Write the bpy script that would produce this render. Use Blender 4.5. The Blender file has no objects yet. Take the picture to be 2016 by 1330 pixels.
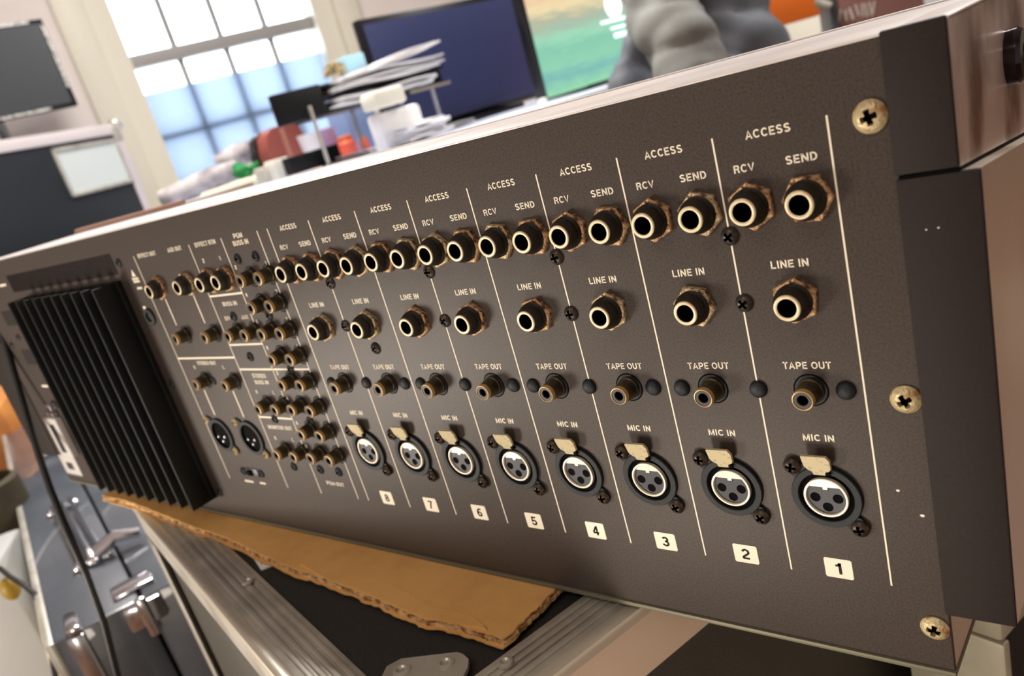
import bpy, bmesh, math, random
from mathutils import Vector, Matrix
random.seed(7)
S = bpy.context.scene
C = S.collection
PI = math.pi
MM = 0.001
Z0 = 0.65                      # height of the console's reference line above the floor

# ------------------------------------------------------------------ camera
F = 1600.0
R = Matrix(((0.75700468, 0.59664815, -0.26637363), (0.01148596, -0.41975529, -0.90756464), (-0.65330850, 0.68397111, -0.32460980)))
CAM = Vector((0.08067632, -0.23347368, 0.18314532 + Z0))
cd = bpy.data.cameras.new('camera'); cam = bpy.data.objects.new('camera', cd); C.objects.link(cam)
M = Matrix((R[0], -R[1], -R[2])).transposed().to_4x4(); M.translation = CAM
cam.matrix_world = M
cd.sensor_width = 36; cd.lens = F / 2016 * 36; cd.shift_y = 91 / 2016
cd.clip_start = 0.01; cd.clip_end = 200
cd.dof.use_dof = True; cd.dof.focus_distance = 0.30; cd.dof.aperture_fstop = 13.5
S.camera = cam

def ray(px, py):
    return R.transposed() @ Vector(((px - 1008) / F, (py - 756) / F, 1))
def at(px, py, d):
    return CAM + ray(px, py) * d
def onz(px, py, z):
    D = ray(px, py); return CAM + D * ((z - CAM.z) / D.z)
def onplane(px, py, p, n):
    D = ray(px, py); return CAM + D * ((Vector(p) - CAM).dot(n) / D.dot(n))

# ------------------------------------------------------------------ world, lights, exposure
W = bpy.data.worlds.new('sky'); S.world = W; W.use_nodes = True
wn = W.node_tree.nodes; wl = W.node_tree.links
bgn = wn['Background']; bgn.inputs[0].default_value = (0.80, 0.91, 1.0, 1); bgn.inputs[1].default_value = 6.0
S.view_settings.view_transform = 'Standard'; S.view_settings.look = 'None'
S.view_settings.exposure = 0.0; S.view_settings.gamma = 1
S.view_settings.use_curve_mapping = False

def area(name, loc, target, sx, sy, power, col):
    l = bpy.data.lights.new(name, 'AREA'); l.shape = 'RECTANGLE'; l.size = sx; l.size_y = sy; l.energy = power; l.color = col
    o = bpy.data.objects.new(name, l); C.objects.link(o); o.location = loc
    o.rotation_euler = (Vector(target) - Vector(loc)).to_track_quat('-Z', 'Y').to_euler()
    return o
# warm light from low in front of the console
area('low_front_light', (-1.0, -0.88, Z0 - 0.22), (-0.2, 0, Z0 + 0.04), 0.30, 0.30, 12, (1.0, 0.90, 0.78))
area('low_front_light', (-0.12, -0.36, Z0 - 0.20), (-0.14, 0, Z0 + 0.0), 0.14, 0.14, 1.0, (1.0, 0.88, 0.74))  # nearer light added so the panel fades towards its top
# ceiling tubes of the room
area('ceiling_tube_light', (-1.6, 0.9, 2.55), (-1.6, 0.9, 0), 1.2, 0.5, 80, (1.0, 0.95, 0.90))
area('ceiling_tube_light', (-0.3, -1.6, 2.55), (-0.3, -1.6, 0), 1.2, 0.5, 16, (1.0, 0.90, 0.80))
area('ceiling_tube_light', (0.4, 2.6, 2.55), (0.4, 2.6, 0), 1.2, 0.5, 75, (1.0, 0.95, 0.90))

# ------------------------------------------------------------------ materials
def srgb(c):
    return tuple(((v / 255) / 12.92 if v / 255 <= 0.04045 else ((v / 255 + 0.055) / 1.055) ** 2.4) for v in c) + (1,)
def mat(name, col, rough=0.5, metal=0.0, spec=0.5, c2=None, nscale=40, ndetail=4, lo=0.4, hi=0.65, bump=0.0, bscale=300, emit=0, stretch=None, coat=0, trans=0):
    m = bpy.data.materials.new(name); m.use_nodes = True
    nt = m.node_tree; b = nt.nodes['Principled BSDF']
    b.inputs['Base Color'].default_value = srgb(col); b.inputs['Roughness'].default_value = rough
    b.inputs['Metallic'].default_value = metal; b.inputs['Specular IOR Level'].default_value = spec
    b.inputs['Coat Weight'].default_value = coat; b.inputs['Transmission Weight'].default_value = trans
    tc = nt.nodes.new('ShaderNodeTexCoord'); mp = nt.nodes.new('ShaderNodeMapping')
    nt.links.new(tc.outputs['Object'], mp.inputs[0])
    if stretch: mp.inputs['Scale'].default_value = stretch
    if c2:
        n = nt.nodes.new('ShaderNodeTexNoise'); n.inputs['Scale'].default_value = nscale; n.inputs['Detail'].default_value = ndetail
        nt.links.new(mp.outputs[0], n.inputs['Vector'])
        r = nt.nodes.new('ShaderNodeValToRGB'); r.color_ramp.elements[0].position = lo; r.color_ramp.elements[1].position = hi
        r.color_ramp.elements[0].color = srgb(col); r.color_ramp.elements[1].color = srgb(c2)
        nt.links.new(n.outputs['Fac'], r.inputs[0]); nt.links.new(r.outputs[0], b.inputs['Base Color'])
    if bump:
        n2 = nt.nodes.new('ShaderNodeTexNoise'); n2.inputs['Scale'].default_value = bscale; n2.inputs['Detail'].default_value = 3
        nt.links.new(mp.outputs[0], n2.inputs['Vector'])
        bp = nt.nodes.new('ShaderNodeBump'); bp.inputs['Strength'].default_value = bump; bp.inputs['Distance'].default_value = 0.001
        nt.links.new(n2.outputs['Fac'], bp.inputs['Height']); nt.links.new(bp.outputs[0], b.inputs['Normal'])
    if emit:
        b.inputs['Emission Color'].default_value = srgb(col); b.inputs['Emission Strength'].default_value = emit
    return m
X = {}
X['panel'] = mat('painted_steel', (74, 66, 60), 0.48, 0, 0.42, c2=(54, 47, 43), nscale=1300, lo=0.35, hi=0.7, bump=0.10, bscale=3500)
X['bracket'] = mat('dark_bracket_paint', (37, 29, 27), 0.7, 0, .3, c2=(31, 25, 23), nscale=1500, bump=0.08, bscale=3000)
X['ink'] = mat('white_ink', (245, 236, 214), 0.6)
X['black'] = mat('black_plastic', (30, 31, 34), 0.42, bump=0.1, bscale=2000)
X['flange'] = mat('moulded_black_plastic', (24, 30, 35), 0.55, 0, 0.35, bump=0.2, bscale=1500)
X['insert'] = mat('slate_insert', (52, 55, 64), 0.5)
X['hole'] = mat('dark_bore', (4, 4, 6), 0.8, spec=0.08)
X['thread'] = mat('blackened_thread', (38, 33, 26), 0.45, 0.3, bump=0.3, bscale=1500)
X['ringcream'] = mat('tarnished_nickel_ring', (216, 204, 168), 0.4, 0.25, c2=(200, 160, 120), nscale=260, lo=0.45, hi=0.75)
X['nut'] = mat('corroded_nut', (214, 174, 128), 0.5, 0.35, c2=(96, 58, 36), nscale=520, ndetail=6, lo=0.46, hi=0.62, bump=0.8, bscale=900)
X['nutb'] = mat('corroded_pale_nut', (214, 192, 150), 0.5, 0.35, c2=(110, 74, 48), nscale=520, ndetail=6, lo=0.49, hi=0.62, bump=0.8, bscale=900)
X['gold'] = mat('tarnished_brass', (84, 76, 54), 0.42, 0.5, c2=(58, 50, 36), nscale=300, bump=0.15, bscale=900)
X['goldtip'] = mat('brass_rim', (196, 162, 106), 0.4, 0.4)
X['insul'] = mat('dark_insulator', (52, 50, 50), 0.5)
X['cream'] = mat('cream_latch_metal', (198, 186, 150), 0.5, 0.15, c2=(136, 116, 86), nscale=600, lo=0.58, hi=0.72)
X['shell'] = mat('bright_shell_metal', (246, 236, 214), 0.35, 0.2)
X['screwblack'] = mat('black_screw', (50, 46, 42), 0.4, 0.3, c2=(70, 58, 48), nscale=500)
X['screwbrown'] = mat('rusted_black_screw', (54, 46, 38), 0.4, 0.4, c2=(84, 64, 46), nscale=500, lo=0.5, hi=0.7)
X['screwbrass'] = mat('passivated_brass_screw', (196, 180, 138), 0.4, 0.3, c2=(160, 112, 66), nscale=350, ndetail=5, lo=0.5, hi=0.68, bump=0.5, bscale=700)
X['sink'] = mat('black_anodised_aluminium', (16, 20, 20), 0.45, 0.3)
X['sinkedge'] = mat('pale_fin_edge', (52, 60, 60), 0.4, 0.4)  # lighter tone along the front edge of each fin
X['top'] = mat('bare_aluminium_sheet', (240, 236, 234), 0.34, 0.25, c2=(226, 220, 218), nscale=30, bump=0.08, bscale=400)
X['side'] = mat('brown_reflection_chrome', (222, 204, 192), 0.3, 0.4, c2=(126, 94, 76), nscale=30, ndetail=8, lo=0.44, hi=0.62, stretch=(1, 1, .7), bump=0.06, bscale=120)  # brown mottling paints in reflections of the floor and room
X['side2'] = mat('brushed_steel_sheet', (228, 220, 210), 0.35, 0.5, c2=(206, 192, 172), nscale=9, ndetail=2, stretch=(1, 1, .8))
X['lip'] = mat('zinc_lip', (120, 118, 100), 0.5, 0.4)
X['chrome'] = mat('chrome', (225, 225, 232), 0.14, 0.95)
X['darkchrome'] = mat('blackened_chrome', (60, 58, 66), 0.12, 0.95)
X['alu'] = mat('flight_case_aluminium', (206, 204, 194), 0.38, 0.55, c2=(182, 178, 168), nscale=30, bump=0.1, bscale=500)
X['alubright'] = mat('bright_edge_aluminium', (226, 220, 204), 0.3, 0.5)  # brighter tone for the rounded nose of the extrusion
X['laminate'] = mat('black_textured_laminate', (24, 25, 24), 0.6, c2=(32, 33, 31), nscale=600, bump=0.35, bscale=900)
X['bodylam'] = mat('lit_grey_black_laminate', (62, 60, 52), 0.55, c2=(70, 68, 60), nscale=9, bump=0.3, bscale=700)  # black laminate with the light on its front put into the colour
X['laminate2'] = mat('window_lit_laminate', (72, 80, 90), 0.34, 0, .9, c2=(84, 92, 102), nscale=12, bump=0.15, bscale=500, coat=.7)  # black laminate with window sheen put into its blue-grey base
X['card'] = mat('brown_cardboard', (232, 182, 110), 0.8, c2=(216, 164, 94), nscale=30, bump=0.2, bscale=200)
X['cardtorn'] = mat('torn_cardboard_core', (240, 204, 150), 0.9, c2=(140, 92, 46), nscale=200)
X['cable'] = mat('black_rubber_cable', (14, 15, 16), 0.5)
X['white'] = mat('white_paper', (240, 240, 242), 0.7)
X['plate'] = mat('pale_label_plate', (206, 202, 200), 0.5)

# ------------------------------------------------------------------ mesh helpers
class MB:
    def __init__(s): s.b = bmesh.new()
    def box(s, x0, x1, y0, y1, z0, z1, bev=0):
        r = bmesh.ops.create_cube(s.b, size=1)
        vs = r['verts']
        for v in vs:
            v.co = Vector(((x0 + x1) / 2 + v.co.x * (x1 - x0), (y0 + y1) / 2 + v.co.y * (y1 - y0), (z0 + z1) / 2 + v.co.z * (z1 - z0)))
        if bev:
            es = list({e for v in vs for e in v.link_edges})
            bmesh.ops.bevel(s.b, geom=es, offset=bev, segments=2, affect='EDGES', profile=0.5)
        return s
    def loft(s, rings, cap0=True, cap1=True, closed=True):
        R_ = [[s.b.verts.new(p) for p in r] for r in rings]
        n = len(R_[0])
        for a, b in zip(R_, R_[1:]):
            for i in range(n if closed else n - 1):
                j = (i + 1) % n
                s.b.faces.new((a[i], a[j], b[j], b[i]))
        if closed and cap0: s.b.faces.new(R_[0][::-1])
        if closed and cap1: s.b.faces.new(R_[-1])
        return s
    def lathe(s, prof, n=32, c=(0, 0, 0), axis='Y', cap0=True, cap1=True):
        rings = []
        for r, h in prof:
            ring = []
            for i in range(n):
                a = 2 * PI * i / n; u, v = r * math.cos(a), r * math.sin(a)
                p = {'Y': (u, h, v), 'Z': (u, v, h), 'X': (h, u, v)}[axis]
                ring.append((c[0] + p[0], c[1] + p[1], c[2] + p[2]))
            rings.append(ring)
        return s.loft(rings, cap0, cap1)
    def prism(s, pts, a, b, axis='Y'):
        def f(p, h): return {'Y': (p[0], h, p[1]), 'Z': (p[0], p[1], h), 'X': (h, p[0], p[1])}[axis]
        return s.loft([[f(p, a) for p in pts], [f(p, b) for p in pts]])
    def tube(s, pts, r, n=10):
        pts = [Vector(p) for p in pts]; rings = []; up = Vector((0, 0, 1))
        for i, p in enumerate(pts):
            t = (pts[min(i + 1, len(pts) - 1)] - pts[max(i - 1, 0)]).normalized()
            if abs(t.dot(up)) > 0.97: up = Vector((1, 0, 0))
            a = t.cross(up).normalized(); b = t.cross(a).normalized()
            rr = r[i] if isinstance(r, (list, tuple)) else r
            rings.append([p + (a * math.cos(2 * PI * k / n) + b * math.sin(2 * PI * k / n)) * rr for k in range(n)])
        return s.loft(rings)
    def ball(s, c, r, sc=(1, 1, 1), seg=16):
        m = Matrix.Translation(c) @ Matrix.Diagonal((*[r * k for k in sc], 1))
        bmesh.ops.create_uvsphere(s.b, u_segments=seg, v_segments=seg // 2, radius=1, matrix=m); return s
    def build(s, name, m, parent=None, smooth=30, loc=None, mw=None):
        bmesh.ops.recalc_face_normals(s.b, faces=s.b.faces)
        me = bpy.data.meshes.new(name); s.b.to_mesh(me); s.b.free()
        me.materials.append(m)
        if smooth:
            me.shade_smooth(); me.set_sharp_from_angle(angle=math.radians(smooth))
        o = bpy.data.objects.new(name, me); C.objects.link(o)
        if parent: o.parent = parent
        if loc is not None: o.location = loc
        if mw is not None: o.matrix_world = mw
        return o
def empty(name, loc=(0, 0, 0), rz=0, mw=None):
    o = bpy.data.objects.new(name, None); C.objects.link(o); o.empty_display_size = 0.02
    if mw is not None: o.matrix_world = mw
    else: o.location = loc; o.rotation_euler = (0, 0, rz)
    return o
def tag(o, label=None, cat=None, group=None, kind=None):
    if label: o['label'] = label
    if cat: o['category'] = cat
    if group: o['group'] = group
    if kind: o['kind'] = kind
    return o
def dup(o, parent, loc=None, mat_=None, rot=None):
    c = o.copy(); C.objects.link(c); c.parent = parent
    if loc is not None: c.location = loc
    if rot is not None: c.rotation_euler = rot
    if mat_: c.material_slots[0].link = 'OBJECT'; c.material_slots[0].material = mat_
    return c
def copy_tree(o, parent, loc, mats=None, rot=None):
    c = dup(o, parent, loc, rot=rot)
    for ch in [k for k in o.children]:
        d = dup(ch, c, ch.location.copy(), rot=ch.rotation_euler.copy())
        if mats and ch.name.split('.')[0] in mats:
            d.material_slots[0].link = 'OBJECT'; d.material_slots[0].material = mats[ch.name.split('.')[0]]
    return c
def _arc(cx, cy, rx, ry, a0, a1, n=10):
    return [(cx + rx * math.cos(math.radians(a0 + (a1 - a0) * i / n)), cy + ry * math.sin(math.radians(a0 + (a1 - a0) * i / n))) for i in range(n + 1)]
GL = {   # centre lines of a plain grotesque alphabet, cap height 1: (width, strokes)
 'A': (.80, [[(.06, 0), (.40, 1), (.74, 0)], [(.19, .30), (.61, .30)]]),
 'B': (.76, [[(.12, 0), (.12, 1)], [(.12, .91), (.42, .91)] + _arc(.42, .71, .21, .20, 90, -90, 6) + [(.12, .51)], [(.42, .51)] + _arc(.43, .30, .24, .21, 90, -90, 6) + [(.12, .09)]]),
 'C': (.80, [_arc(.43, .5, .33, .41, 42, 318, 16)]),
 'D': (.78, [[(.12, 0), (.12, 1)], [(.12, .91), (.34, .91)] + _arc(.34, .5, .34, .41, 90, -90, 12) + [(.12, .09)]]),
 'E': (.70, [[(.12, 0), (.12, 1)], [(.12, .91), (.66, .91)], [(.12, .51), (.60, .51)], [(.12, .09), (.67, .09)]]),
 'F': (.66, [[(.12, 0), (.12, 1)], [(.12, .91), (.64, .91)], [(.12, .50), (.56, .50)]]),
 'G': (.84, [_arc(.43, .5, .33, .41, 44, 335, 16), [(.46, .46), (.75, .46)], [(.73, .5), (.73, .02)]]),
 'I': (.26, [[(.13, 0), (.13, 1)]]),
 'L': (.64, [[(.12, 0), (.12, 1)], [(.12, .09), (.62, .09)]]),
 'M': (.92, [[(.11, 0), (.11, 1)], [(.14, .96), (.46, .08), (.78, .96)], [(.81, 0), (.81, 1)]]),
 'N': (.80, [[(.11, 0), (.11, 1)], [(.13, .95), (.67, .05)], [(.69, 0), (.69, 1)]]),
 'O': (.86, [_arc(.43, .5, .34, .41, 0, 360, 24)]),
 'P': (.74, [[(.12, 0), (.12, 1)], [(.12, .91), (.42, .91)] + _arc(.42, .67, .23, .24, 90, -90, 8) + [(.12, .43)]]),
 'R': (.78, [[(.12, 0), (.12, 1)], [(.12, .91), (.44, .91)] + _arc(.44, .70, .21, .21, 90, -90, 8) + [(.12, .49)], [(.46, .49), (.58, .38), (.66, 0)]]),
 'S': (.74, [_arc(.37, .72, .25, .20, 25, 245, 10) + [(.45, .50)] + _arc(.37, .28, .27, .20, 60, -155, 10)]),
 'T': (.70, [[(.35, 0), (.35, 1)], [(.02, .91), (.68, .91)]]),
 'U': (.78, [[(.11, 1), (.11, .38)] + _arc(.39, .37, .28, .28, 180, 360, 10) + [(.67, 1)]]),
 'V': (.76, [[(.05, 1), (.38, .04), (.71, 1)]]),
 'X': (.76, [[(.06, 0), (.70, 1)], [(.06, 1), (.70, 0)]]),
 '1': (.40, [[(.27, 0), (.27, 1)], [(.02, .74), (.20, .78), (.27, .96)]]),
 '2': (.62, [_arc(.31, .68, .22, .23, 170, -30, 10) + [(.12, .22), (.09, .09)], [(.06, .09), (.56, .09)]]),
 '3': (.62, [_arc(.30, .71, .20, .20, 160, -80, 9) + [(.26, .52)], [(.30, .52)] + _arc(.30, .30, .23, .22, 85, -165, 10)]),
 '4': (.64, [[(.45, 0), (.45, 1)], [(.42, .94), (.08, .32)], [(.05, .27), (.62, .27)]]),
 '5': (.62, [[(.54, .91), (.16, .91), (.12, .48)] + _arc(.30, .32, .23, .24, 130, -160, 12)]),
 '6': (.62, [_arc(.31, .31, .21, .23, 0, 360, 16), _arc(.40, .42, .32, .49, 65, 190, 10)]),
 '7': (.60, [[(.04, .91), (.54, .91), (.34, .5), (.24, 0)]]),
 '8': (.62, [_arc(.31, .72, .19, .19, 0, 360, 16), _arc(.31, .29, .23, .21, 0, 360, 16)]),
}
def text(s, x, z, h, w, parent, y=-0.12, m=None, name='lettering', bold=0.17):
    """lettering lying on the panel; x,z (mm) = centre of baseline, h cap height, w total width"""
    b = bmesh.new(); cx = 0.0; hw = bold / 2; xs = []
    for ch in s:
        if ch == ' ': cx += .38; continue
        gw, strokes = GL[ch]
        for st in strokes:
            st = [Vector((p[0] + cx, p[1])) for p in st]; L = []; Rr = []
            closed = (st[0] - st[-1]).length < 1e-5
            for i, p in enumerate(st):
                a = st[i - 1] if i else (st[-2] if closed else p); c = st[i + 1] if i < len(st) - 1 else (st[1] if closed else p)
                d1 = (p - a).normalized() if (p - a).length else (c - p).normalized(); d2 = (c - p).normalized() if (c - p).length else d1
                t = (d1 + d2).normalized() if (d1 + d2).length > .1 else d1
                n_ = Vector((-t.y, t.x)); k = min(1.6, 1 / max(.3, n_.dot(Vector((-d1.y, d1.x)))))
                L.append(p + n_ * hw * k); Rr.append(p - n_ * hw * k)
            vl = [b.verts.new((q.x, 0, min(1.02, max(-.02, q.y)))) for q in L]; vr = [b.verts.new((q.x, 0, min(1.02, max(-.02, q.y)))) for q in Rr]
            for i in range(len(st) - 1): b.faces.new((vl[i], vl[i + 1], vr[i + 1], vr[i]))
        cx += gw + .13
    g = bmesh.ops.extrude_face_region(b, geom=b.faces[:])
    for v in g['geom']:
        if isinstance(v, bmesh.types.BMVert): v.co.y = 1
    x0 = min(v.co.x for v in b.verts); x1 = max(v.co.x for v in b.verts); sx = w / (x1 - x0)
    for v in b.verts: v.co = Vector(((v.co.x - (x0 + x1) / 2) * sx * MM, -v.co.y * abs(y) * MM, v.co.z * h * MM))
    bmesh.ops.recalc_face_normals(b, faces=b.faces)
    me = bpy.data.meshes.new(name); b.to_mesh(me); b.free(); me.materials.append(m or X['ink'])
    o = bpy.data.objects.new(name, me); C.objects.link(o); o.parent = parent; o.location = (x * MM, 0, z * MM)
    return o

# ================================================================== room shell
uW = Vector((0.37, 0.93, 0)).normalized(); nW = Vector((uW.y, -uW.x, 0))     # window wall: along uW, facing nW
P0 = at(430, 150, 3.7); P0.z = 0
def frame_of(o, u, n):
    """matrix: local x along u, local y away from the camera (-n), local z up"""
    m = Matrix((u, -n, Vector((0, 0, 1)))).transposed().to_4x4(); m.translation = o; return m
WM = frame_of(P0, uW, nW); WI = WM.inverted()
def onwall(px, py, off=0.0):
    p = WI @ onplane(px, py, P0 + nW * off, nW); return p.x, p.z
X['wall'] = mat('warm_white_plaster', (230, 220, 214), 0.9, c2=(224, 213, 206), nscale=3, bump=0.05, bscale=60)
X['wood'] = mat('cream_gloss_woodwork', (216, 210, 192), 0.45)
X['woodg'] = mat('greyed_sash_paint', (150, 146, 142), 0.5)
X['floor'] = mat('brown_floor_boards', (120, 84, 56), 0.5, c2=(86, 58, 38), nscale=5, stretch=(1, 12, 1))
H = 2.7
a0 = onwall(203, 0); a1 = onwall(265, 128); a2 = onwall(355, 352)       # left edge of the glass
gl = (a0[0] + a1[0] + a2[0]) / 3
gr = (onwall(608, 0)[0] + onwall(640, 90)[0]) / 2
zmeet = onwall(270, 117)[1]; zbot = onwall(357, 356)[1]; zmid = onwall(400, 250)[1]
ztop = zmeet + (zmeet - zbot) * 1.05
s0, s1 = -3.6, 7.5
def wallbox(mb, xa, xb, za, zb, t=0.25): mb.box(xa, xb, 0, t, za, zb)
wl_ = MB(); ja, jb = gl - 0.10, gr + 0.10; zs = zbot - 0.12; zt = ztop + 0.1
wallbox(wl_, s0, ja, 0, H); wallbox(wl_, jb, s1, 0, H); wallbox(wl_, ja, jb, 0, zs); wallbox(wl_, ja, jb, zt, H)
o = wl_.build('wall_left', X['wall'], mw=WM, smooth=0); tag(o, kind='structure')
RD = 6.2
def wmat(m): return m
def plainwall(name, xa, xb, ya, yb, za, zb, m):
    o = MB().box(xa, xb, ya, yb, za, zb).build(name, m, mw=WM, smooth=0); tag(o, kind='structure'); return o
plainwall('wall_right', s0, s1, -RD - 0.2, -RD, 0, H, X['wall'])
plainwall('wall_front', s0 - 0.2, s0, -RD - 0.2, 0.25, 0, H, X['wall'])
plainwall('wall_back', s1, s1 + 0.2, -RD - 0.2, 0.25, 0, H, X['wall'])
plainwall('floor', s0 - 0.2, s1 + 0.2, -RD - 0.2, 0.25, -0.1, 0, X['floor'])
plainwall('ceiling', s0 - 0.2, s1 + 0.2, -RD - 0.2, 0.25, H, H + 0.1, X['wall'])
plainwall('baseboard_left', s0, s1, -0.02, 0, 0, 0.14, X['wood'])
# --- sash window
wr = empty('window_1', mw=WM); tag(wr, kind='structure')
arch = MB(); arch.box(ja - 0.12, ja, -0.03, 0.0, zs - .1, zt + .12, .004); arch.box(jb, jb + 0.12, -0.03, 0.0, zs - .1, zt + .12, .004); arch.box(ja, jb, -0.03, 0.0, zt, zt + .12, .004)
tag(arch.build('architrave', X['wood'], wr), kind='structure')
rev = MB(); rev.box(ja, gl, 0, 0.16, zs, zt); rev.box(gr, jb, 0, 0.16, zs, zt); rev.box(gl, gr, 0.0, 0.16, ztop, zt)
tag(rev.build('window_jamb', X['wood'], wr), kind='structure')
tag(MB().box(ja - .14, jb + .14, -0.14, 0.16, zs - .03, zs, .004).build('window_sill', X['wood'], wr), kind='structure')
sb = MB(); sb.box(gl, gr, 0.07, 0.12, zs, zbot)
tag(sb.build('bottom_rail', X['wood'], wr), kind='structure')
tag(MB().box(gl, gr, 0.05, 0.12, zmeet - .028, zmeet + .028, .004).build('meeting_rail', X['woodg'], wr), kind='structure')
pw = (gr - gl) / 4
barr = X['woodg']
for (za, zb, yy) in ((zbot, zmeet - .028, 0.08), (zmeet + .028, ztop, 0.10)):
    for k in (1, 2, 3):
        tag(MB().box(gl + k * pw - .013, gl + k * pw + .013, yy, yy + .03, za, zb, .003).build('glazing_bar', barr, wr), kind='structure')
    zz = zmid if yy < .09 else (za + zb) / 2
    tag(MB().box(gl, gr, yy, yy + .03, zz - .013, zz + .013, .003).build('glazing_bar', barr, wr), kind='structure')
glass = bpy.data.materials.new('window_glass'); glass.use_nodes = True
nt = glass.node_tree; nt.nodes.clear(); ou = nt.nodes.new('ShaderNodeOutputMaterial'); mx = nt.nodes.new('ShaderNodeMixShader'); tr = nt.nodes.new('ShaderNodeBsdfTransparent'); gs = nt.nodes.new('ShaderNodeBsdfGlossy')
gs.inputs['Roughness'].default_value = 0.03; mx.inputs[0].default_value = 0.06
nt.links.new(tr.outputs[0], mx.inputs[1]); nt.links.new(gs.outputs[0], mx.inputs[2]); nt.links.new(mx.outputs[0], ou.inputs[0])
for (za, zb, yy, zz) in ((zbot, zmeet - .028, 0.093, zmid), (zmeet + .028, ztop, 0.113, (zmeet + ztop) / 2)):
    for k in range(4):
        for (z_a, z_b) in ((za, zz), (zz, zb)):
            tag(MB().box(gl + k * pw + .006, gl + (k + 1) * pw - .006, yy, yy + .003, z_a + .006, z_b - .006).build('pane', glass, wr, smooth=0), kind='structure')
# translucent film hung inside the lower sash
film = bpy.data.materials.new('pale_blue_privacy_film'); film.use_nodes = True
nt = film.node_tree; nt.nodes.clear(); ou = nt.nodes.new('ShaderNodeOutputMaterial'); mx = nt.nodes.new('ShaderNodeMixShader'); tr = nt.nodes.new('ShaderNodeBsdfTransparent'); tl = nt.nodes.new('ShaderNodeBsdfTranslucent')
tr.inputs[0].default_value = srgb((172, 178, 188)); tl.inputs[0].default_value = srgb((182, 190, 204)); mx.inputs[0].default_value = 0.6
nt.links.new(tr.outputs[0], mx.inputs[1]); nt.links.new(tl.outputs[0], mx.inputs[2]); nt.links.new(mx.outputs[0], ou.inputs[0])
zf = (onwall(283, 183)[1] + onwall(470, 140)[1] + onwall(640, 95)[1]) / 3
tag(MB().box(gl + .002, gr - .002, 0.066, 0.067, zbot - .0, zf).build('privacy_film', film, wr, smooth=0), kind='structure')

# ================================================================== the mixing console
con = empty('mixing_console', (0, 0, Z0))
tag(con, 'long dark grey mixing console, rear socket panel facing us, resting on cardboard', 'mixing console')
PX0, PX1, PZ0, PZ1 = -720, 16.6, -31, 171.5
def cmb(): return MB()
def cbox(name, m, x0, x1, y0, y1, z0, z1, bev=0.0, parent=con, smooth=30, loc=None):
    return MB().box(x0 * MM, x1 * MM, y0 * MM, y1 * MM, z0 * MM, z1 * MM, bev * MM).build(name, m, parent, smooth, loc)
rear = cbox('rear_panel', X['panel'], PX0, PX1, 0, 2.0, PZ0, PZ1, 0.5)
body = MB()
body.prism([(2 * MM, -31 * MM), (430 * MM, -31 * MM), (430 * MM, 40 * MM), (200 * MM, 120 * MM), (110 * MM, 171 * MM), (2 * MM, 171 * MM)], PX0 * MM, PX1 * MM, 'X')
body.build('chassis', X['side2'], con, 0)
cbox('bottom_cover', X['lip'], PX0 + 1, PX1 + .4, -0.9, 430, -33.2, -31.1, 0.3)
tc = cbox('top_cover', X['top'], PX0, PX1, -0.3, 97, 171.5, 172.3, 0.25)
cbox('top_cover', X['top'], PX0, 31, 98.2, 104, 171.4, 172.9, 0.25)
cbox('top_cover', X['top'], PX1, 31, 3.0, 97, 171.5, 172.3, 0.25)
# side cheeks: upper part flush with the narrow bracket, lower part with the wide one
sl = -0.114
up = MB().prism([(.8 * MM, 135.6 * MM), (320 * MM, (135.6 + sl * 320) * MM), (320 * MM, 140 * MM), (200 * MM, 150 * MM), (110 * MM, 171.3 * MM), (.8 * MM, 171.3 * MM)], PX1 * MM, 31 * MM, 'X').build('side_cheek', X['side'], con, 0)
lo = MB().prism([(.8 * MM, -7.6 * MM), (420 * MM, -7.6 * MM), (420 * MM, 80 * MM), (320 * MM, (134.6 + sl * 320) * MM), (.8 * MM, 134.6 * MM)], PX1 * MM, 35.6 * MM, 'X').build('side_cheek', X['side2'], con, 0)
MB().prism([(-.5 * MM, 134.9 * MM), (320 * MM, (134.9 + sl * 320) * MM), (320 * MM, (135.5 + sl * 320) * MM), (-.5 * MM, 135.5 * MM)], 17 * MM, 31.3 * MM, 'X').build('dark_joint_gap', X['hole'], con, 0)  # dark strip standing in for the shaded gap below the upper cheek
for sx, xa, xb, xc in ((1, 15.6, 31, 35.8), (-1, -716, -760, -772)):
    bx0, bx1 = sorted((xa, xb)); cx0, cx1 = sorted((xa, xc))
    cbox('mounting_bracket', X['bracket'], bx0, bx1, -1.0, 0.8, 135.8, 172.6, 0.6)
    cbox('mounting_bracket', X['bracket'], cx0, cx1, -1.0, 0.8, -7.8, 134.8, 0.8)
cbox('side_cheek', X['side2'], -768, -720, .8, 300, -7.5, 171, 0)
# large side screw
sc_ = MB().lathe([(8.4 * MM, 0), (8.6 * MM, 2 * MM), (8.6 * MM, 3.2 * MM), (7.6 * MM, 4.4 * MM), (4 * MM, 4.6 * MM), (3.4 * MM, 3.4 * MM), (0.3 * MM, 3.4 * MM)], 40, (0, 0, 0), 'X').build('side_bolt', X['darkchrome'], con, 25, (31 * MM, 75 * MM, 152 * MM))

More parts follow.
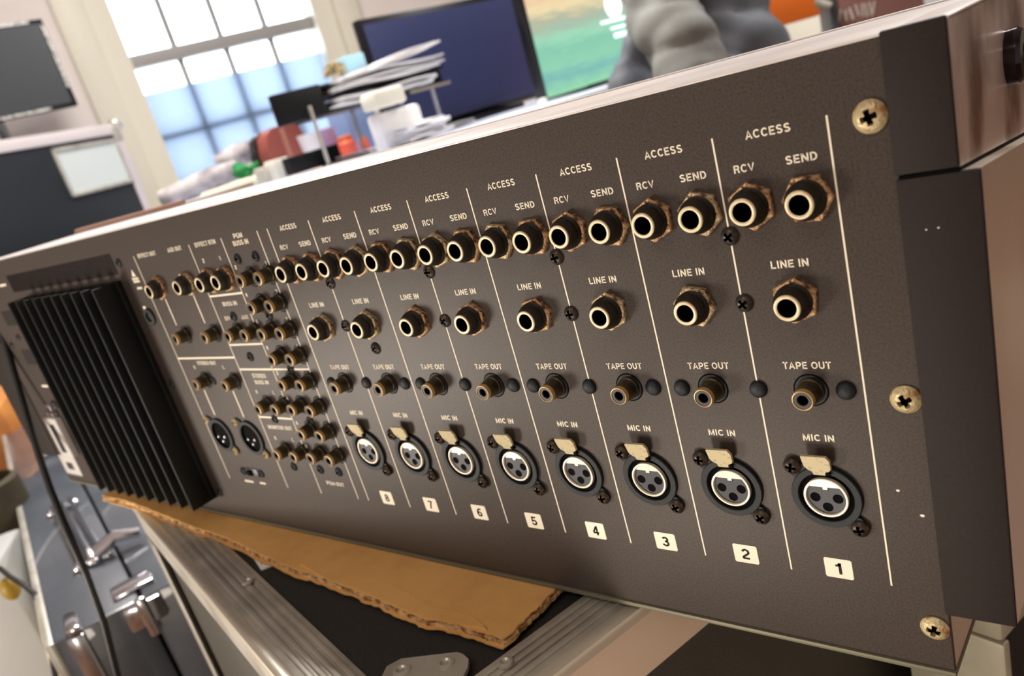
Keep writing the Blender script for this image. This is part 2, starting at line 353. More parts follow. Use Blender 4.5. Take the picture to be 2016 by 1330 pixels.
# ---------------- screws (cross recess modelled, its shade painted near-black)
def screw_mesh(name, r, h, m, cross=0.55):
    b = bmesh.new(); n = 40; rings = 12; vs = []
    for k in range(rings + 1):
        q = k / rings; rr = r * q; ring = []
        for i in range(n if k else 1):
            a = 2 * PI * i / n; x, z = rr * math.cos(a), rr * math.sin(a)
            y = -h * (1 - q ** 3 * 0.75)
            cw = r * 0.13; cl = r * cross
            if (abs(x) < cw and abs(z) < cl) or (abs(z) < cw and abs(x) < cl): y = -h * 0.1 - abs(rr) * .15
            ring.append(b.verts.new((x, y, z)))
        vs.append(ring)
    base = [b.verts.new((r * math.cos(2 * PI * i / n), 0, r * math.sin(2 * PI * i / n))) for i in range(n)]
    vs.append(base)
    for i in range(n): b.faces.new((vs[0][0], vs[1][i], vs[1][(i + 1) % n]))
    for k in range(1, rings + 1):
        for i in range(n):
            j = (i + 1) % n; b.faces.new((vs[k][i], vs[k + 1][i], vs[k + 1][j], vs[k][j]))
    bmesh.ops.recalc_face_normals(b, faces=b.faces)
    for f in b.faces:
        c = f.calc_center_median(); cw = r * 0.16; cl = r * cross * 1.04
        if c.y < -1e-5 and ((abs(c.x) < cw and abs(c.z) < cl) or (abs(c.z) < cw and abs(c.x) < cl)): f.material_index = 1
    me = bpy.data.meshes.new(name); b.to_mesh(me); b.free(); me.materials.append(m); me.materials.append(X['hole']); me.shade_smooth(); me.set_sharp_from_angle(angle=math.radians(35))
    return me
SM = {'black': screw_mesh('screw', 3.0 * MM, 1.9 * MM, X['screwblack']), 'brown': screw_mesh('screw', 3.05 * MM, 2.0 * MM, X['screwbrown']),
      'brass': screw_mesh('screw', 4.5 * MM, 2.4 * MM, X['screwbrass'], 0.42), 'small': screw_mesh('screw', 2.9 * MM, 1.5 * MM, X['flange'])}
def screw(x, z, kind, parent=con, y=0.0, label=None):
    o = bpy.data.objects.new('screw', SM[kind]); C.objects.link(o); o.parent = parent
    o.location = (x * MM, y * MM, z * MM); o.rotation_euler = (0, random.uniform(-.7, .7), 0)
    if label: o['label'] = label
    return o
for x, z in ((11.2, 152.4), (11.6, 69.5), (12.0, -14.2)): screw(x, z, 'brass', label='large yellowed cross-head screw')
for x, z in ((-238, 124.3), (-170, 124.3), (-102.3, 124.3), (-34.0, 124.6), (-238, 102.4), (-169.7, 102.2), (-102.3, 102.2), (-33.3, 102.4), (-221.5, 90.3)): screw(x, z, 'black')
for x, z in ((-307.5, 142.7), (-290.6, 142.5), (-333.4, 111.6), (-298.7, 110.8), (-333, 87.2), (-298.1, 79.4), (-357.5, 71.8), (-385.2, 71.8), (-333.6, 47.7), (-298.5, 48.2), (-333.6, 16), (-307.4, 16.4), (-290.3, 16.4), (-439.5, 152.4), (-440, 69), (-440, -14), (-671, 108.5), (-694, 102)): screw(x, z, 'small')
# ---------------- domed plastic plugs beside the tape sockets
pg = MB().lathe([(3.1 * MM, 0), (3.1 * MM, -.4 * MM), (2.9 * MM, -1.0 * MM), (2.3 * MM, -1.6 * MM), (1.2 * MM, -2.0 * MM), (.1 * MM, -2.1 * MM)], 28).build('blanking_plug', X['flange'], con, 50)
pls = [(-266.0, 71.8), (-237.8, 72), (-209.3, 72), (-198.2, 72), (-169.6, 72), (-141.5, 72), (-130.7, 72), (-102.6, 72), (-74.1, 72), (-62.4, 72), (-33.9, 72), (-5.5, 72)]
for i, (x, z) in enumerate(pls):
    if i == 0: pg.location = (x * MM, 0, z * MM)
    else: dup(pg, con, (x * MM, 0, z * MM))
# ---------------- quarter-inch jack sockets
def hexnut(m):
    b = MB(); n = 6; ro = 7.5 * MM; ri = 5.3 * MM; N = 36
    def ring(r, y, hexa):
        out = []
        for i in range(N):
            a = 2 * PI * i / N
            rr = r
            if hexa:
                k = ((a + PI / 6) % (PI / 3)) - PI / 6; rr = r * math.cos(PI / 6) / math.cos(k)
            out.append((rr * math.cos(a + PI / 6), y, rr * math.sin(a + PI / 6)))
        return out
    b.loft([ring(ri, 0, 0), ring(ro, 0, 1), ring(ro, -1.7 * MM, 1), ring(ro * .955, -2.1 * MM, 1), ring(ri, -2.1 * MM, 0), ring(ri, 0, 0)], False, False)
    return b.build('hex_nut', m, None, 25)
def make_jack():
    prof = [(5.9, 0), (5.9, -2.3), (5.7, -2.5), (5.9, -2.9), (5.65, -3.2), (5.85, -3.6), (5.6, -3.9), (5.75, -4.3), (5.45, -5.2), (5.0, -6.3), (4.55, -7.2), (4.2, -7.6), (3.1, -7.6)]
    j = MB().lathe([(r * MM, y * MM) for r, y in prof], 36, cap0=True, cap1=False).build('jack_socket', X['thread'], con, 40)
    nu = hexnut(X['nut']); nu.parent = j; nu.rotation_euler = (0, .3, 0)
    ring = MB().lathe([(r * MM, y * MM) for r, y in [(4.22, -7.4), (4.18, -7.85), (4.0, -8.0), (3.15, -8.0), (3.02, -7.9)]], 36, cap0=False, cap1=False).build('contact_ring', X['ringcream'], j, 50)
    bore = MB().lathe([(r * MM, y * MM) for r, y in [(3.04, -7.9), (2.98, -.8), (.1, -.8)]], 24, cap0=False).build('bore', X['hole'], j, 30)
    return j
jx = []
for k in range(8):
    o_ = -34.05 * k
    jx += [(-8.1 + o_, 133.1), (-25.1 + o_, 133.2), (-16.5 + o_, 102.6)]
jx += [(-401.2, 133.4), (-367.0, 133.4), (-341.6, 133.4), (-324.6, 133.4)]
jp = make_jack()
for i, (x, z) in enumerate(jx):
    if i == 0: jo = jp; jo.location = (x * MM, 0, z * MM)
    else: jo = copy_tree(jp, con, (x * MM, 0, z * MM), {'hex_nut': X['nutb'] if (i * 7) % 5 < 2 else X['nut']})
    for ch in jo.children:
        if ch.name.startswith('hex_nut'): ch.rotation_euler = (0, [0.05, .42, .52, .1, .3, .9, .75, .2][i % 8] + i * .07, 0)
# ---------------- phono sockets
def make_phono():
    prof = [(4.4, .2), (4.35, -1.2), (3.95, -1.6), (3.8, -4.5), (3.55, -6.2), (3.4, -6.6)]
    j = MB().lathe([(r * MM, y * MM) for r, y in prof], 36, cap1=False).build('phono_socket', X['gold'], con, 40)
    MB().lathe([(r * MM, y * MM) for r, y in [(3.55, -6.5), (3.5, -7.5), (3.3, -8.15), (3.05, -8.2), (3.0, -7.8)]], 36, cap0=False, cap1=False).build('rim', X['goldtip'], j, 50)
    MB().lathe([(r * MM, y * MM) for r, y in [(3.03, -7.95), (1.85, -7.95), (1.7, -7.4)]], 30, cap0=False, cap1=False).build('insulator', X['insul'], j, 30)
    MB().lathe([(r * MM, y * MM) for r, y in [(1.78, -7.7), (1.7, -1), (.1, -1)]], 20, cap0=False).build('bore', X['hole'], j, 30)
    MB().lathe([(r * MM, y * MM) for r, y in [(5.2, .1), (5.2, -.2), (4.3, -.2)]], 32, cap0=False, cap1=False).build('washer', X['flange'], j, 30)
    MB().lathe([(r * MM, y * MM) for r, y in [(5.7, .1), (5.7, -.08), (4.8, -.08)]], 32, cap0=False, cap1=False).build('clearance_hole', X['hole'], j, 30)
    return j
px_ = [(-16.4 - 34.05 * k, 71.9) for k in range(8)]
px_ += [(x, z) for z in (133.4, 118.4, 103.5, 88.8, 73.9, 58.9, 43.8, 28.9) for x in (-302.4 + 1.6, -285.6 + 1.6)]
px_ += [(-334.4, 103.5), (-317.6, 103.5), (-334.2, 58.3), (-317.4, 58.4), (-334.4, 28.4), (-317.6, 28.4), (-394.2, 103.4), (-360.0, 103.4), (-393.6, 73.2), (-360.0, 72.8)]
pp = make_phono()
for i, (x, z) in enumerate(px_):
    zz = z - 0.9 if i >= 8 else z
    if i == 0: pp.location = (x * MM, 0, z * MM)
    else: copy_tree(pp, con, (x * MM, 0, zz * MM))
# ---------------- microphone sockets
def make_xlr(male=False):
    name = 'output_socket' if male else 'microphone_socket'
    prof = [(11.7, 0), (11.7, -1.2), (11.4, -1.6), (9.4, -1.6), (9.2, -1.4), (9.2, -.15), (.1, -.15)]
    j = MB().lathe([(r * MM, y * MM) for r, y in prof], 48).build(name, X['flange'], con, 35)
    b = MB()                                                       # ears carrying the screws
    for sx, sz in ((-1, 1), (1, -1)):
        c = Vector((sx * 8.4, sz * 9.6)); ring = []
        for i in range(20):
            a = 2 * PI * i / 20; ring.append(((c.x + 3.1 * math.cos(a)) * MM, (c.y + 3.1 * math.sin(a)) * MM))
        b.prism(ring, 0, -1.1 * MM)
    b.build('fixing_ear', X['flange'], j, 30)
    gr_ = MB().lathe([(r * MM, y * MM) for r, y in [(9.2, -.3), (9.2, -.35), (7.3, -.35)]], 40, cap0=False, cap1=False).build('recess', X['hole'], j, 30)
    if male:
        MB().lathe([(r * MM, y * MM) for r, y in [(8.6, -1.5), (8.6, -.2), (.1, -.2)]], 40, cap0=False).build('cup', X['hole'], j, 30)
        for a in (-.5, PI + .5, -PI / 2):
            MB().lathe([(1.15 * MM, 0), (1.15 * MM, -1.4 * MM), (.5 * MM, -1.8 * MM), (.05 * MM, -1.85 * MM)], 14, (4.2 * math.cos(a) * MM, 0, (4.2 * math.sin(a) + (1 if a > -1 else 0)) * MM)).build('pin', X['chrome'], j, 30)
    else:
        MB().lathe([(r * MM, y * MM) for r, y in [(7.35, -.2), (7.35, -1.75), (7.1, -1.9), (6.65, -1.85), (6.5, -1.5), (6.5, -.45)]], 48, cap0=False, cap1=False).build('shell_ring', X['shell'], j, 45)
        # bright plate standing in for the lit inner shell wall, with the key tab
        pts = []
        for i in range(17):
            a = math.radians(36 + (144 - 36) * i / 16); pts.append((6.6 * math.cos(a) * MM, 6.6 * math.sin(a) * MM))
        pts += [(-.8 * MM, 3.88 * MM), (-.8 * MM, 2.9 * MM), (.8 * MM, 2.9 * MM), (.8 * MM, 3.88 * MM)]
        MB().prism(pts, -.3 * MM, -1.15 * MM).build('lit_wall_plate', X['shell'], j, 0)
        pts = []
        for i in range(33):
            a = math.radians(144 + 252 * i / 32); pts.append((6.5 * math.cos(a) * MM, 6.5 * math.sin(a) * MM))
        pts += [(1.1 * MM, 3.82 * MM), (1.1 * MM, 2.6 * MM), (-1.1 * MM, 2.6 * MM), (-1.1 * MM, 3.82 * MM)]
        ins = MB().prism(pts, -.3 * MM, -.95 * MM).build('insert', X['insert'], j, 0)
        for cx, cz in ((-3.75, -.35), (3.75, -.35), (0, -3.9)):
            MB().lathe([(1.75 * MM, -.5 * MM), (1.75 * MM, -1.02 * MM), (1.5 * MM, -1.04 * MM), (1.35 * MM, -.97 * MM), (.1 * MM, -.97 * MM)], 20, (cx * MM, 0, cz * MM)).build('contact_hole', X['hole'], j, 30)
        lat = [(-4.6, 17.0), (-4.9, 16.5), (-4.6, 12.6), (-3.6, 11.2), (-2.2, 10.4), (-1.9, 9.0), (2.0, 9.0), (2.3, 10.3), (3.9, 11.0), (4.4, 12.0), (4.6, 15.2), (3.6, 17.0)]
        b = MB(); b.loft([[(x * MM, (-2.0 - .22 * max(0, z - 9)) * MM, z * MM) for x, z in lat], [(x * .96 * MM, (-2.9 - .22 * max(0, z - 9)) * MM, (13 + (z - 13) * .96) * MM) for x, z in lat]])
        b.build('latch', X['cream'], j, 0, (-.4 * MM, 0, .3 * MM))
        MB().box(-1.9 * MM, 1.9 * MM, 0, -2.3 * MM, 9.0 * MM, 10.5 * MM).build('latch_tab', X['flange'], j, 0)
        cbox('latch_stop', X['hole'], 1.7, 3.0, -2.6, -1.4, 9.2, 10.6, 0, j)
    return j
def xlr_screws(j, kind, off=((-9.9, 11.2), (9.6, -10.9))):
    for x, z in off: screw(x, z, kind, j, y=-1.0)
xp = make_xlr(); xm = make_xlr(True)
for k in range(8):
    x, z = -16.7 - 34.05 * k, 32.9
    j = xp if k == 0 else copy_tree(xp, con, (x * MM, 0, z * MM))
    if k == 0: xp.location = (x * MM, 0, z * MM)
XL = [o_ for o_ in con.children if o_.name.startswith('microphone_socket')]
for o_ in XL: xlr_screws(o_, 'brown')
xm.location = (-402.2 * MM, 0, 33.4 * MM); x2 = copy_tree(xm, con, (-367.4 * MM, 0, 33.4 * MM))
SM['rust'] = screw_mesh('screw', 2.6 * MM, 1.8 * MM, X['screwbrass'])
for o_ in (xm, x2): xlr_screws(o_, 'rust', ((-10.6, 10.6), (9.8, -10.8)))
# ---------------- slide switch under the male sockets
sw = cbox('slide_switch', X['black'], -7, 7, -.7, .2, -3, 3, .3, con, 30, (-385 * MM, 0, 7.2 * MM))
cbox('slider', X['hole'], -3.5, 1, -2.2, -.6, -1.8, 1.8, .3, sw)
for dx in (-10.5, 10.5): screw(dx, 0, 'small', sw)
# dark round socket near the heat sink
hs_ = MB().lathe([(r * MM, y * MM) for r, y in [(5.6, 0), (5.6, -1.2), (5.0, -1.6), (3.4, -1.6), (3.2, -.2), (.1, -.2)]], 30).build('round_socket', X['black'], con, 30, (-429.0 * MM, 0, 116 * MM))

# ---------------- printed lines
def vline(x, za, zb, w=.55): cbox('printed_line', X['ink'], x - w / 2, x + w / 2, -.12, .05, za, zb, 0, con, 0)
def hline(xa, xb, z, w=1.1): cbox('printed_line', X['ink'], xa, xb, -.12, .05, z - w / 2, z + w / 2, 0, con, 0)
for k in range(9): vline(-34.05 * k, 0, 154.9)
vline(-281.5, -.3, 154.9)
vline(-315.9, -.4, 154.8); vline(-350.1, -.4, 154.8); vline(-417.6, -.3, 154.6)
hline(-350, -316, 124.4); hline(-350, -316, 94.7); hline(-417.4, -350.2, 86.9); hline(-350, -282, 79.3); hline(-350, -316, 48.4)
for x in (-401.2, -367.0): vline(x, 109, 126, 1.0); vline(x - .3, 47.5, 65, 1.0)
# ---------------- lettering
for k in range(8):
    o_ = -34.05 * k
    text('ACCESS', -17.0 + o_, 152.6, 2.45, 13.4, con)
    text('SEND', -8.5 + o_, 143.5, 2.4, 9.0, con); text('RCV', -25.7 + o_, 143.4, 2.4, 6.5, con)
    text('LINE IN', -16.8 + o_, 112.9, 2.45, 11.6, con); text('TAPE OUT', -16.6 + o_, 79.3, 2.45, 15.2, con)
    text('MIC IN', -16.6 + o_, 53.5, 2.45, 10.1, con)
    nt_ = MB().prism([( (sx * 4.75 + dx) * MM, (3.65 + sz * 4.0 + dz) * MM) for sx, sz, dx, dz in ((-1, -1, .5, 0), (1, -1, -.5, 0), (1, -1, 0, .5), (1, 1, 0, -.5), (1, 1, -.5, 0), (-1, 1, .5, 0), (-1, 1, 0, -.5), (-1, -1, 0, .5))], .05 * MM, -.12 * MM).build('number_tag', X['ink'], con, 0, ((-16.9 + o_) * MM, 0, 0))
    nm = text(str(k + 1), 0, 1.35, 4.6, 2.1 if k == 0 else 3.2, nt_, y=-.2, m=X['bracket'], name='numeral')
for s_, x, z, h, w in (('EFFECT OUT', -401, 152.8, 2.5, 22.5), ('AUX OUT', -367, 152.8, 2.5, 16), ('EFFECT RTN', -333, 152.6, 2.5, 21.5),
    ('PGM', -299.5, 153.2, 2.6, 8.2), ('BUSS IN', -299.3, 149.5, 2.6, 14.2), ('2', -341.5, 143.6, 2.4, 1.8), ('1', -324.2, 143.5, 2.4, 1.0),
    ('BUSS IN', -332.5, 118.0, 2.4, 14.4), ('EFF', -340.6, 109.6, 2.3, 5.6), ('AUX', -322.8, 109.6, 2.3, 6.6),
    ('STEREO OUT', -384.8, 82.4, 2.4, 22), ('R', -401.2, 79.6, 2.3, 1.8), ('L', -367.0, 79.6, 2.3, 1.6),
    ('STEREO', -332.3, 74.0, 2.6, 13.6), ('BUSS IN', -332.2, 70.0, 2.5, 13.8), ('R', -341.4, 63.8, 2.3, 1.8), ('L', -324.2, 63.7, 2.3, 1.6),
    ('MONITOR OUT', -332.4, 40.8, 2.5, 24), ('R', -341.6, 33.4, 2.3, 1.8), ('L', -323.8, 33.3, 2.3, 1.6), ('PGM OUT', -298.4, 6.6, 2.4, 16)):
    text(s_, x, z, h, w, con)
for i, z in enumerate((137.4, 122.0, 106.6, 91.2)):
    text(str(2 * i + 2), -312.7, z, 2.2, 1.7, con); text(str(2 * i + 1), -284.2, z, 2.2, .9 if i == 0 else 1.7, con)
for i, z in enumerate((75.9, 60.5, 45.0, 30.0)):
    text(str(2 * i + 2), -312.7, z, 2.2, 1.7, con); text(str(2 * i + 1), -284.0, z, 2.2, .9 if i == 0 else 1.7, con)
# too blurred to read in the photograph: left as plain printed marks
MB().prism([(-2.4 * MM, -2 * MM), (2.4 * MM, -2 * MM), (0, 2.4 * MM)], .05 * MM, -.12 * MM).build('printed_triangle', X['ink'], con, 0, (-427.6 * MM, 0, 144.5 * MM))
for x, z, w in ((-427.4, 140.8, 8.5), (-427.2, 139, 8.5), (-426.4, 134.6, 8), (-393.5, -.6, 10.5), (-377.6, -.4, 7)):
    for q in range(int(w / 1.7)):
        cbox('printed_mark', X['ink'], x - w / 2 + q * 1.7, x - w / 2 + q * 1.7 + 1.25, -.12, .05, z - .55, z + .95, 0, con, 0)
cbox('printed_mark', X['ink'], -434, -430.5, -.12, .05, 120, 123, 0, con, 0)
for x0, x1, z0, z1 in ((-682, -658, 119, 132), (-680, -657, 84, 97.5)): cbox('printed_patch', X['bracket'], x0, x1, -.1, .05, z0, z1, 0, con, 0)
for x0, x1, z in ((-656, -642, 152.6), (-673, -659, 64)): cbox('printed_mark', X['ink'], x0, x1, -.12, .05, z - .9, z + .9, 0, con, 0)
# paint chips
for x, z, r in ((5.9, 37.4, .45), (12.2, 29.0, .55), (22, 120.5, .2), (25, 120.7, .22)):
    MB().prism([(r * 1.3 * MM * math.cos(a), r * MM * math.sin(a)) for a in (0, 1.1, 2.3, 3.2, 4.4, 5.4)], .05 * MM, -.1 * MM).build('paint_chip', X['ink'], con, 0, (x * MM, -.0011 if x > 16 else 0, z * MM))

# ---------------- vent grille and heat sink
vg = cbox('vent_grille', X['bracket'], -633, -447.2, -.15, .1, 145.4, 159.2, 0, con, 0)
b = MB()
for i in range(62): b.box((-632 + i * 3) * MM, (-630.6 + i * 3) * MM, -.6 * MM, .05 * MM, 145.8 * MM, 158.8 * MM)
tag(b.build('vent_slat', X['bracket'], vg, 0), kind='stuff')
hsk = cbox('heat_sink', X['sink'], -604, -448, -4, 0, -19, 141.6, .4)
for k in range(10):
    xf = -449.3 - k * 16.6
    f = cbox('fin', X['sink'], xf - 1.2, xf + 1.2, -19, -3.5, -19, 141.6, .4, hsk)
    cbox('fin_edge', X['sinkedge'], xf + .95, xf + 1.25, -19.1, -18.7, -18.4, 141, 0, f)
# multi-pin connector and label by the left end
mc = cbox('multipin_connector', X['plate'], -690, -664, -6, 0, -2, 35.5, 1.2)
cbox('connector_core', X['black'], -682, -672, -6.4, -5.8, 3, 30, .5, mc)
cbox('latch_clip', X['chrome'], -684, -666, -5, 0, 37, 40.5, .8, mc); cbox('latch_clip', X['chrome'], -672, -660, -6, 0, 43, 49, .8, mc)
lp = cbox('rating_label', X['plate'], -716, -680, -.6, 0, -24.5, -5, 1.0)
cbox('rating_print', X['insul'], -706, -692, -.75, -.5, -19, -12, .3, lp)

# ================================================================== flight case under the console
CZ = Z0 - 0.0385                                   # lid height
ca = Vector((0.9665, -0.2567, 0)).normalized(); cb = Vector((-ca.y, ca.x, 0))
cor = Vector((-0.1455, -0.122, CZ))
cm = Matrix((ca, cb, Vector((0, 0, 1)))).transposed().to_4x4(); cm.translation = cor
LA, LB, HA = 0.465, 0.385, 0.58
fc = empty('flight_case', mw=cm @ Matrix.Translation((-LA / 2, LB / 2, -CZ + 0.0)))
tag(fc, 'black flight case with ribbed aluminium edges directly beneath the console and its cardboard', 'flight case')
off = Vector((LA / 2, -LB / 2, CZ))
def fcb(name, m, x0, x1, y0, y1, z0, z1, bev=0.001, parent=None):
    return MB().box(x0 + off.x, x1 + off.x, y0 + off.y, y1 + off.y, z0 + off.z, z1 + off.z, bev).build(name, m, parent or fc)
fcb('lid_panel', X['laminate'], -LA + .01, -.01, .01, LB - .01, -.012, -.0015)
fcb('case_body', X['bodylam'], -LA + .004, -.004, .004, LB - .004, -CZ + .03, -.012)
def extr(name, along, x0, x1, w=0.028, t=0.002):
    """ribbed angle section: ribs on the top flange, plain side flange, rounded nose"""
    root = None
    b = MB()
    if along == 'x': b.box(x0 + off.x, x1 + off.x, .004 + off.y, w + off.y, -.002 + off.z, 0 + off.z, .0003)
    else: b.box(-w + off.x, -.004 + off.x, x0 + off.y, x1 + off.y, -.002 + off.z, 0 + off.z, .0003)
    root = b.build(name, X['alu'], fc)
    for k in range(4):
        q = .0085 + k * .0045
        b = MB()
        if along == 'x': b.box(x0 + off.x, x1 + off.x, q + off.y, q + .0028 + off.y, off.z - .0005, .0012 + off.z, .0004)
        else: b.box(-q - .0028 + off.x, -q + off.x, x0 + off.y, x1 + off.y, off.z - .0005, .0012 + off.z, .0004)
        b.build('rib', X['alu'], root)
    b = MB()
    if along == 'x':
        b.box(x0 + off.x, x1 + off.x, -.0025 + off.y, .0055 + off.y, -.006 + off.z, .0010 + off.z, .0022)
    else:
        b.box(-.0055 + off.x, .0025 + off.x, x0 + off.y, x1 + off.y, -.006 + off.z, .0010 + off.z, .0022)
    b.build('edge_nose', X['alubright'], root)
    b = MB()
    if along == 'x': b.box(x0 + off.x, x1 + off.x, -.001 + off.y, .002 + off.y, -.030 + off.z, -.004 + off.z, .0004)
    else: b.box(-.002 + off.x, .001 + off.x, x0 + off.y, x1 + off.y, -.034 + off.z, -.004 + off.z, .0004)
    b.build('side_flange', X['alu'] if along == 'x' else X['pinkalu'], root)
X['pinkalu'] = mat('pink_reflection_aluminium', (230, 208, 186), 0.5, 0.15)  # pink tint paints a reflection into the flange colour
extr('edge_extrusion', 'x', -LA, 0); extr('edge_extrusion', 'y', 0.0, LB)
for (x, y) in ((0, 0), (-LA, 0), (0, LB)):
    ex = fcb('corner_extrusion', X['alu'], x - (.028 if x == 0 else -.0), x + (0.0015 if x == 0 else .028), y - .0015, y, -CZ + .02, -.034) if y == 0 else None
    fcb('corner_extrusion', X['alu'], (x - .001 if x == 0 else x - .0015), x + (.0015 if x == 0 else .001), y - (.03 if y else 0), y + (.0 if y else .03), -CZ + .02, -.034)
# corner plate with pressed screws
pl = [onz(x, y, CZ + .002) for x, y in ((752, 1332), (762, 1312), (790, 1297), (850, 1290), (900, 1284), (912, 1288), (923, 1298), (921, 1315), (905, 1345), (840, 1375), (775, 1365))]
inv = fc.matrix_world.inverted()
pl = [inv @ p for p in pl]
cp = MB().prism([(p.x, p.y) for p in pl], off.z + .0005, off.z + .0024, 'Z').build('corner_plate', X['alu'], fc, 30)
def dimple(px, py, r, par=None):
    p = inv @ onz(px, py, CZ + .003)
    b = MB().lathe([(r, -.0006), (r * .95, .0006), (r * .6, .0010), (r * .45, .0002), (r * .2, -.0002), (.0001, -.0002)], 24, (0, 0, 0), 'Z').build('pressed_screw', X['alu'], par or fc, 50, (p.x, p.y, off.z + .0024))
for px, py in ((790, 1317), (877, 1303)): dimple(px, py, .0042)
for px, py in ((994, 1301), (487, 1142)): dimple(px, py, .0036)
# paper label under the cardboard
q = [inv @ onz(x, y, CZ) for x, y in ((478, 1066), (513, 1119), (556, 1102), (520, 1050))]
pt = MB().prism([(p.x, p.y) for p in q], off.z - .0014, off.z - .0006, 'Z').build('paper_label', X['white'], fc, 0)
q2 = [sum((q[k] for k in range(4)), Vector()) / 4 + (q[k] - sum((q[j] for j in range(4)), Vector()) / 4) * s for s in (.72, .55) for k in range(4)]
lb = MB()
for k in range(4):
    a, b_, c_, d_ = q2[k], q2[(k + 1) % 4], q2[4 + (k + 1) % 4], q2[4 + k]
    lb.prism([(a.x, a.y), (b_.x, b_.y), (c_.x, c_.y), (d_.x, d_.y)], off.z - .0006, off.z - .0004, 'Z')
lb.build('label_frame', X['insul'], pt, 0)

# ================================================================== torn cardboard
cz = CZ + .0005
front = [(200, 975), (245, 984), (290, 1001), (330, 1016), (380, 1037), (415, 1046), (450, 1060), (490, 1079), (530, 1096), (570, 1115), (610, 1127), (650, 1141), (700, 1161), (730, 1172), (760, 1186), (800, 1203), (830, 1215), (870, 1222), (905, 1229), (950, 1244), (990, 1256)]
side = [(1012, 1240), (1035, 1216), (1060, 1192), (1080, 1171), (1100, 1150)]
def jit(pts, n, amp):
    out = []
    for a, b_ in zip(pts, pts[1:]):
        for k in range(n):
            t = k / n; p = a.lerp(b_, t); out.append(p + Vector((random.uniform(-amp, amp), random.uniform(-amp, amp), 0)))
    return out + [pts[-1]]
fr = jit([onz(x, y, cz + .0045) for x, y in front], 5, .0005); sd = jit([onz(x, y, cz + .0045) for x, y in side], 5, .0008)
outl = fr + sd + [Vector((-.13, .30, 0)), Vector((-.70, .30, 0))]
cs = MB().prism([(p.x, p.y) for p in outl], cz + .0036, cz + .0045, 'Z').build('cardboard_sheet', X['card'], None, 0)
tag(cs, 'torn brown corrugated cardboard sheet lying between console and flight case', 'cardboard')
b = MB()
lo_ = fr + sd
N_ = len(lo_)
low = []
for i, p in enumerate(lo_):
    w = .0012 + .0010 * abs(math.sin(i * .37)) + random.uniform(0, .0005) if i < len(fr) else .0004
    low.append(p + Vector((random.uniform(-.0003, .0005), -w, 0)))
outl2 = low + [Vector((-.13, .30, 0)), Vector((-.70, .30, 0))]
b.prism([(p.x, p.y) for p in outl2], cz, cz + .0008, 'Z').build('lower_liner', X['card'], cs, 0)
b = MB()                                           # flutes between the liners
for a, c_ in zip(range(0, N_ - 1), range(1, N_)):
    p, q_ = lo_[a], lo_[c_]; m_ = (p + q_) / 2; dr = (q_ - p)
    if dr.length < 1e-5: continue
    nn = Vector((-dr.y, dr.x, 0)).normalized()
    if nn.y < 0 and a < len(fr): nn = -nn
    k = random.uniform(.15, 1)
    w0 = p + nn * .006; w1 = q_ + nn * .006; e0 = p - nn * .0008 * k; e1 = q_ - nn * .0008 * (1 - k)
    b.loft([[(v.x, v.y, cz + .0008) for v in (e0, e1, w1, w0)], [(v.x, v.y, cz + .0008 + .0028 * (.3 + .7 * k)) for v in (e0, e1, w1, w0)]])
tag(b.build('corrugated_core', X['cardtorn'], cs, 0), kind='stuff')
b = MB()                                           # torn ply peeled along the front
pe = [(590, 1085), (640, 1098), (690, 1122), (740, 1140), (790, 1160), (830, 1182), (860, 1196), (905, 1205), (935, 1216), (960, 1238), (905, 1227), (830, 1212), (760, 1184), (700, 1159), (640, 1138), (590, 1110)]
pe = [onz(x, y, cz + .005) for x, y in pe]
b.prism([(p.x, p.y) for p in jit(pe, 3, .0004)], cz + .0044, cz + .0052, 'Z').build('peeled_ply', X['cardtorn2'] if 'cardtorn2' in X else X['card'], cs, 0)

# ================================================================== second case, lower right behind
rc = onz(1975, 1268, Z0 - .15)
def case_body(name, label, m, cat='flight case'):
    e = empty(name, mw=m); return tag(e, label, cat)
m = Matrix((ca, cb, Vector((0, 0, 1)))).transposed().to_4x4(); m.translation = Vector((rc.x, rc.y, 0))
fb = case_body('flight_case', 'black flight case with wide dull aluminium corner, under the right end of the console', m)
zt_ = rc.z + .045
MB().box(-.055, -.004, .004, .5, .0, zt_ - .004, .001).build('case_body', X['laminate'], fb)
X['greenalu'] = mat('dull_greenish_aluminium', (206, 202, 180), .5, .2, c2=(170, 166, 146), nscale=14)
MB().box(-.055, .0, .0, .5, zt_ - .045, zt_, .003).build('edge_extrusion', X['greenalu'], fb)
MB().box(-.055, .001, -.001, .006, .02, zt_ - .045, .002).build('corner_extrusion', X['greenalu'], fb)

# ================================================================== case lying at the left, lid seam upwards
zc = Z0 - .20
sa = Vector((0.958, -0.287, 0)).normalized(); sbb = Vector((-sa.y, sa.x, 0))
pc = onz(150, 1243, zc)
mC = Matrix((sa, sbb, Vector((0, 0, 1)))).transposed().to_4x4(); mC.translation = Vector((pc.x, pc.y, 0)); iC = mC.inverted()
fl = empty('flight_case', mw=mC); tag(fl, 'black equipment case with chrome handle and latches on top, below the left end', 'flight case')
seam = (iC @ onz(270, 1160, zc)).y
WC = 0.215
MB().box(-1.2, 0, -.028, seam - .0012, .0, zc, .004).build('case_body', X['laminate2'], fl)
MB().box(-1.2, 0, seam + .0012, WC, .0, zc, .004).build('case_lid', X['laminate2'], fl)
MB().box(-1.118, -.003, seam - .002, seam + .002, .02, zc - .002).build('seam', X['hole'], fl)
MB().box(-1.2, .002, -.031, -.022, .02, zc + .001, .002).build('corner_extrusion', X['alu'], fl)
def onC(px, py, h=0): return iC @ onz(px, py, zc + h)
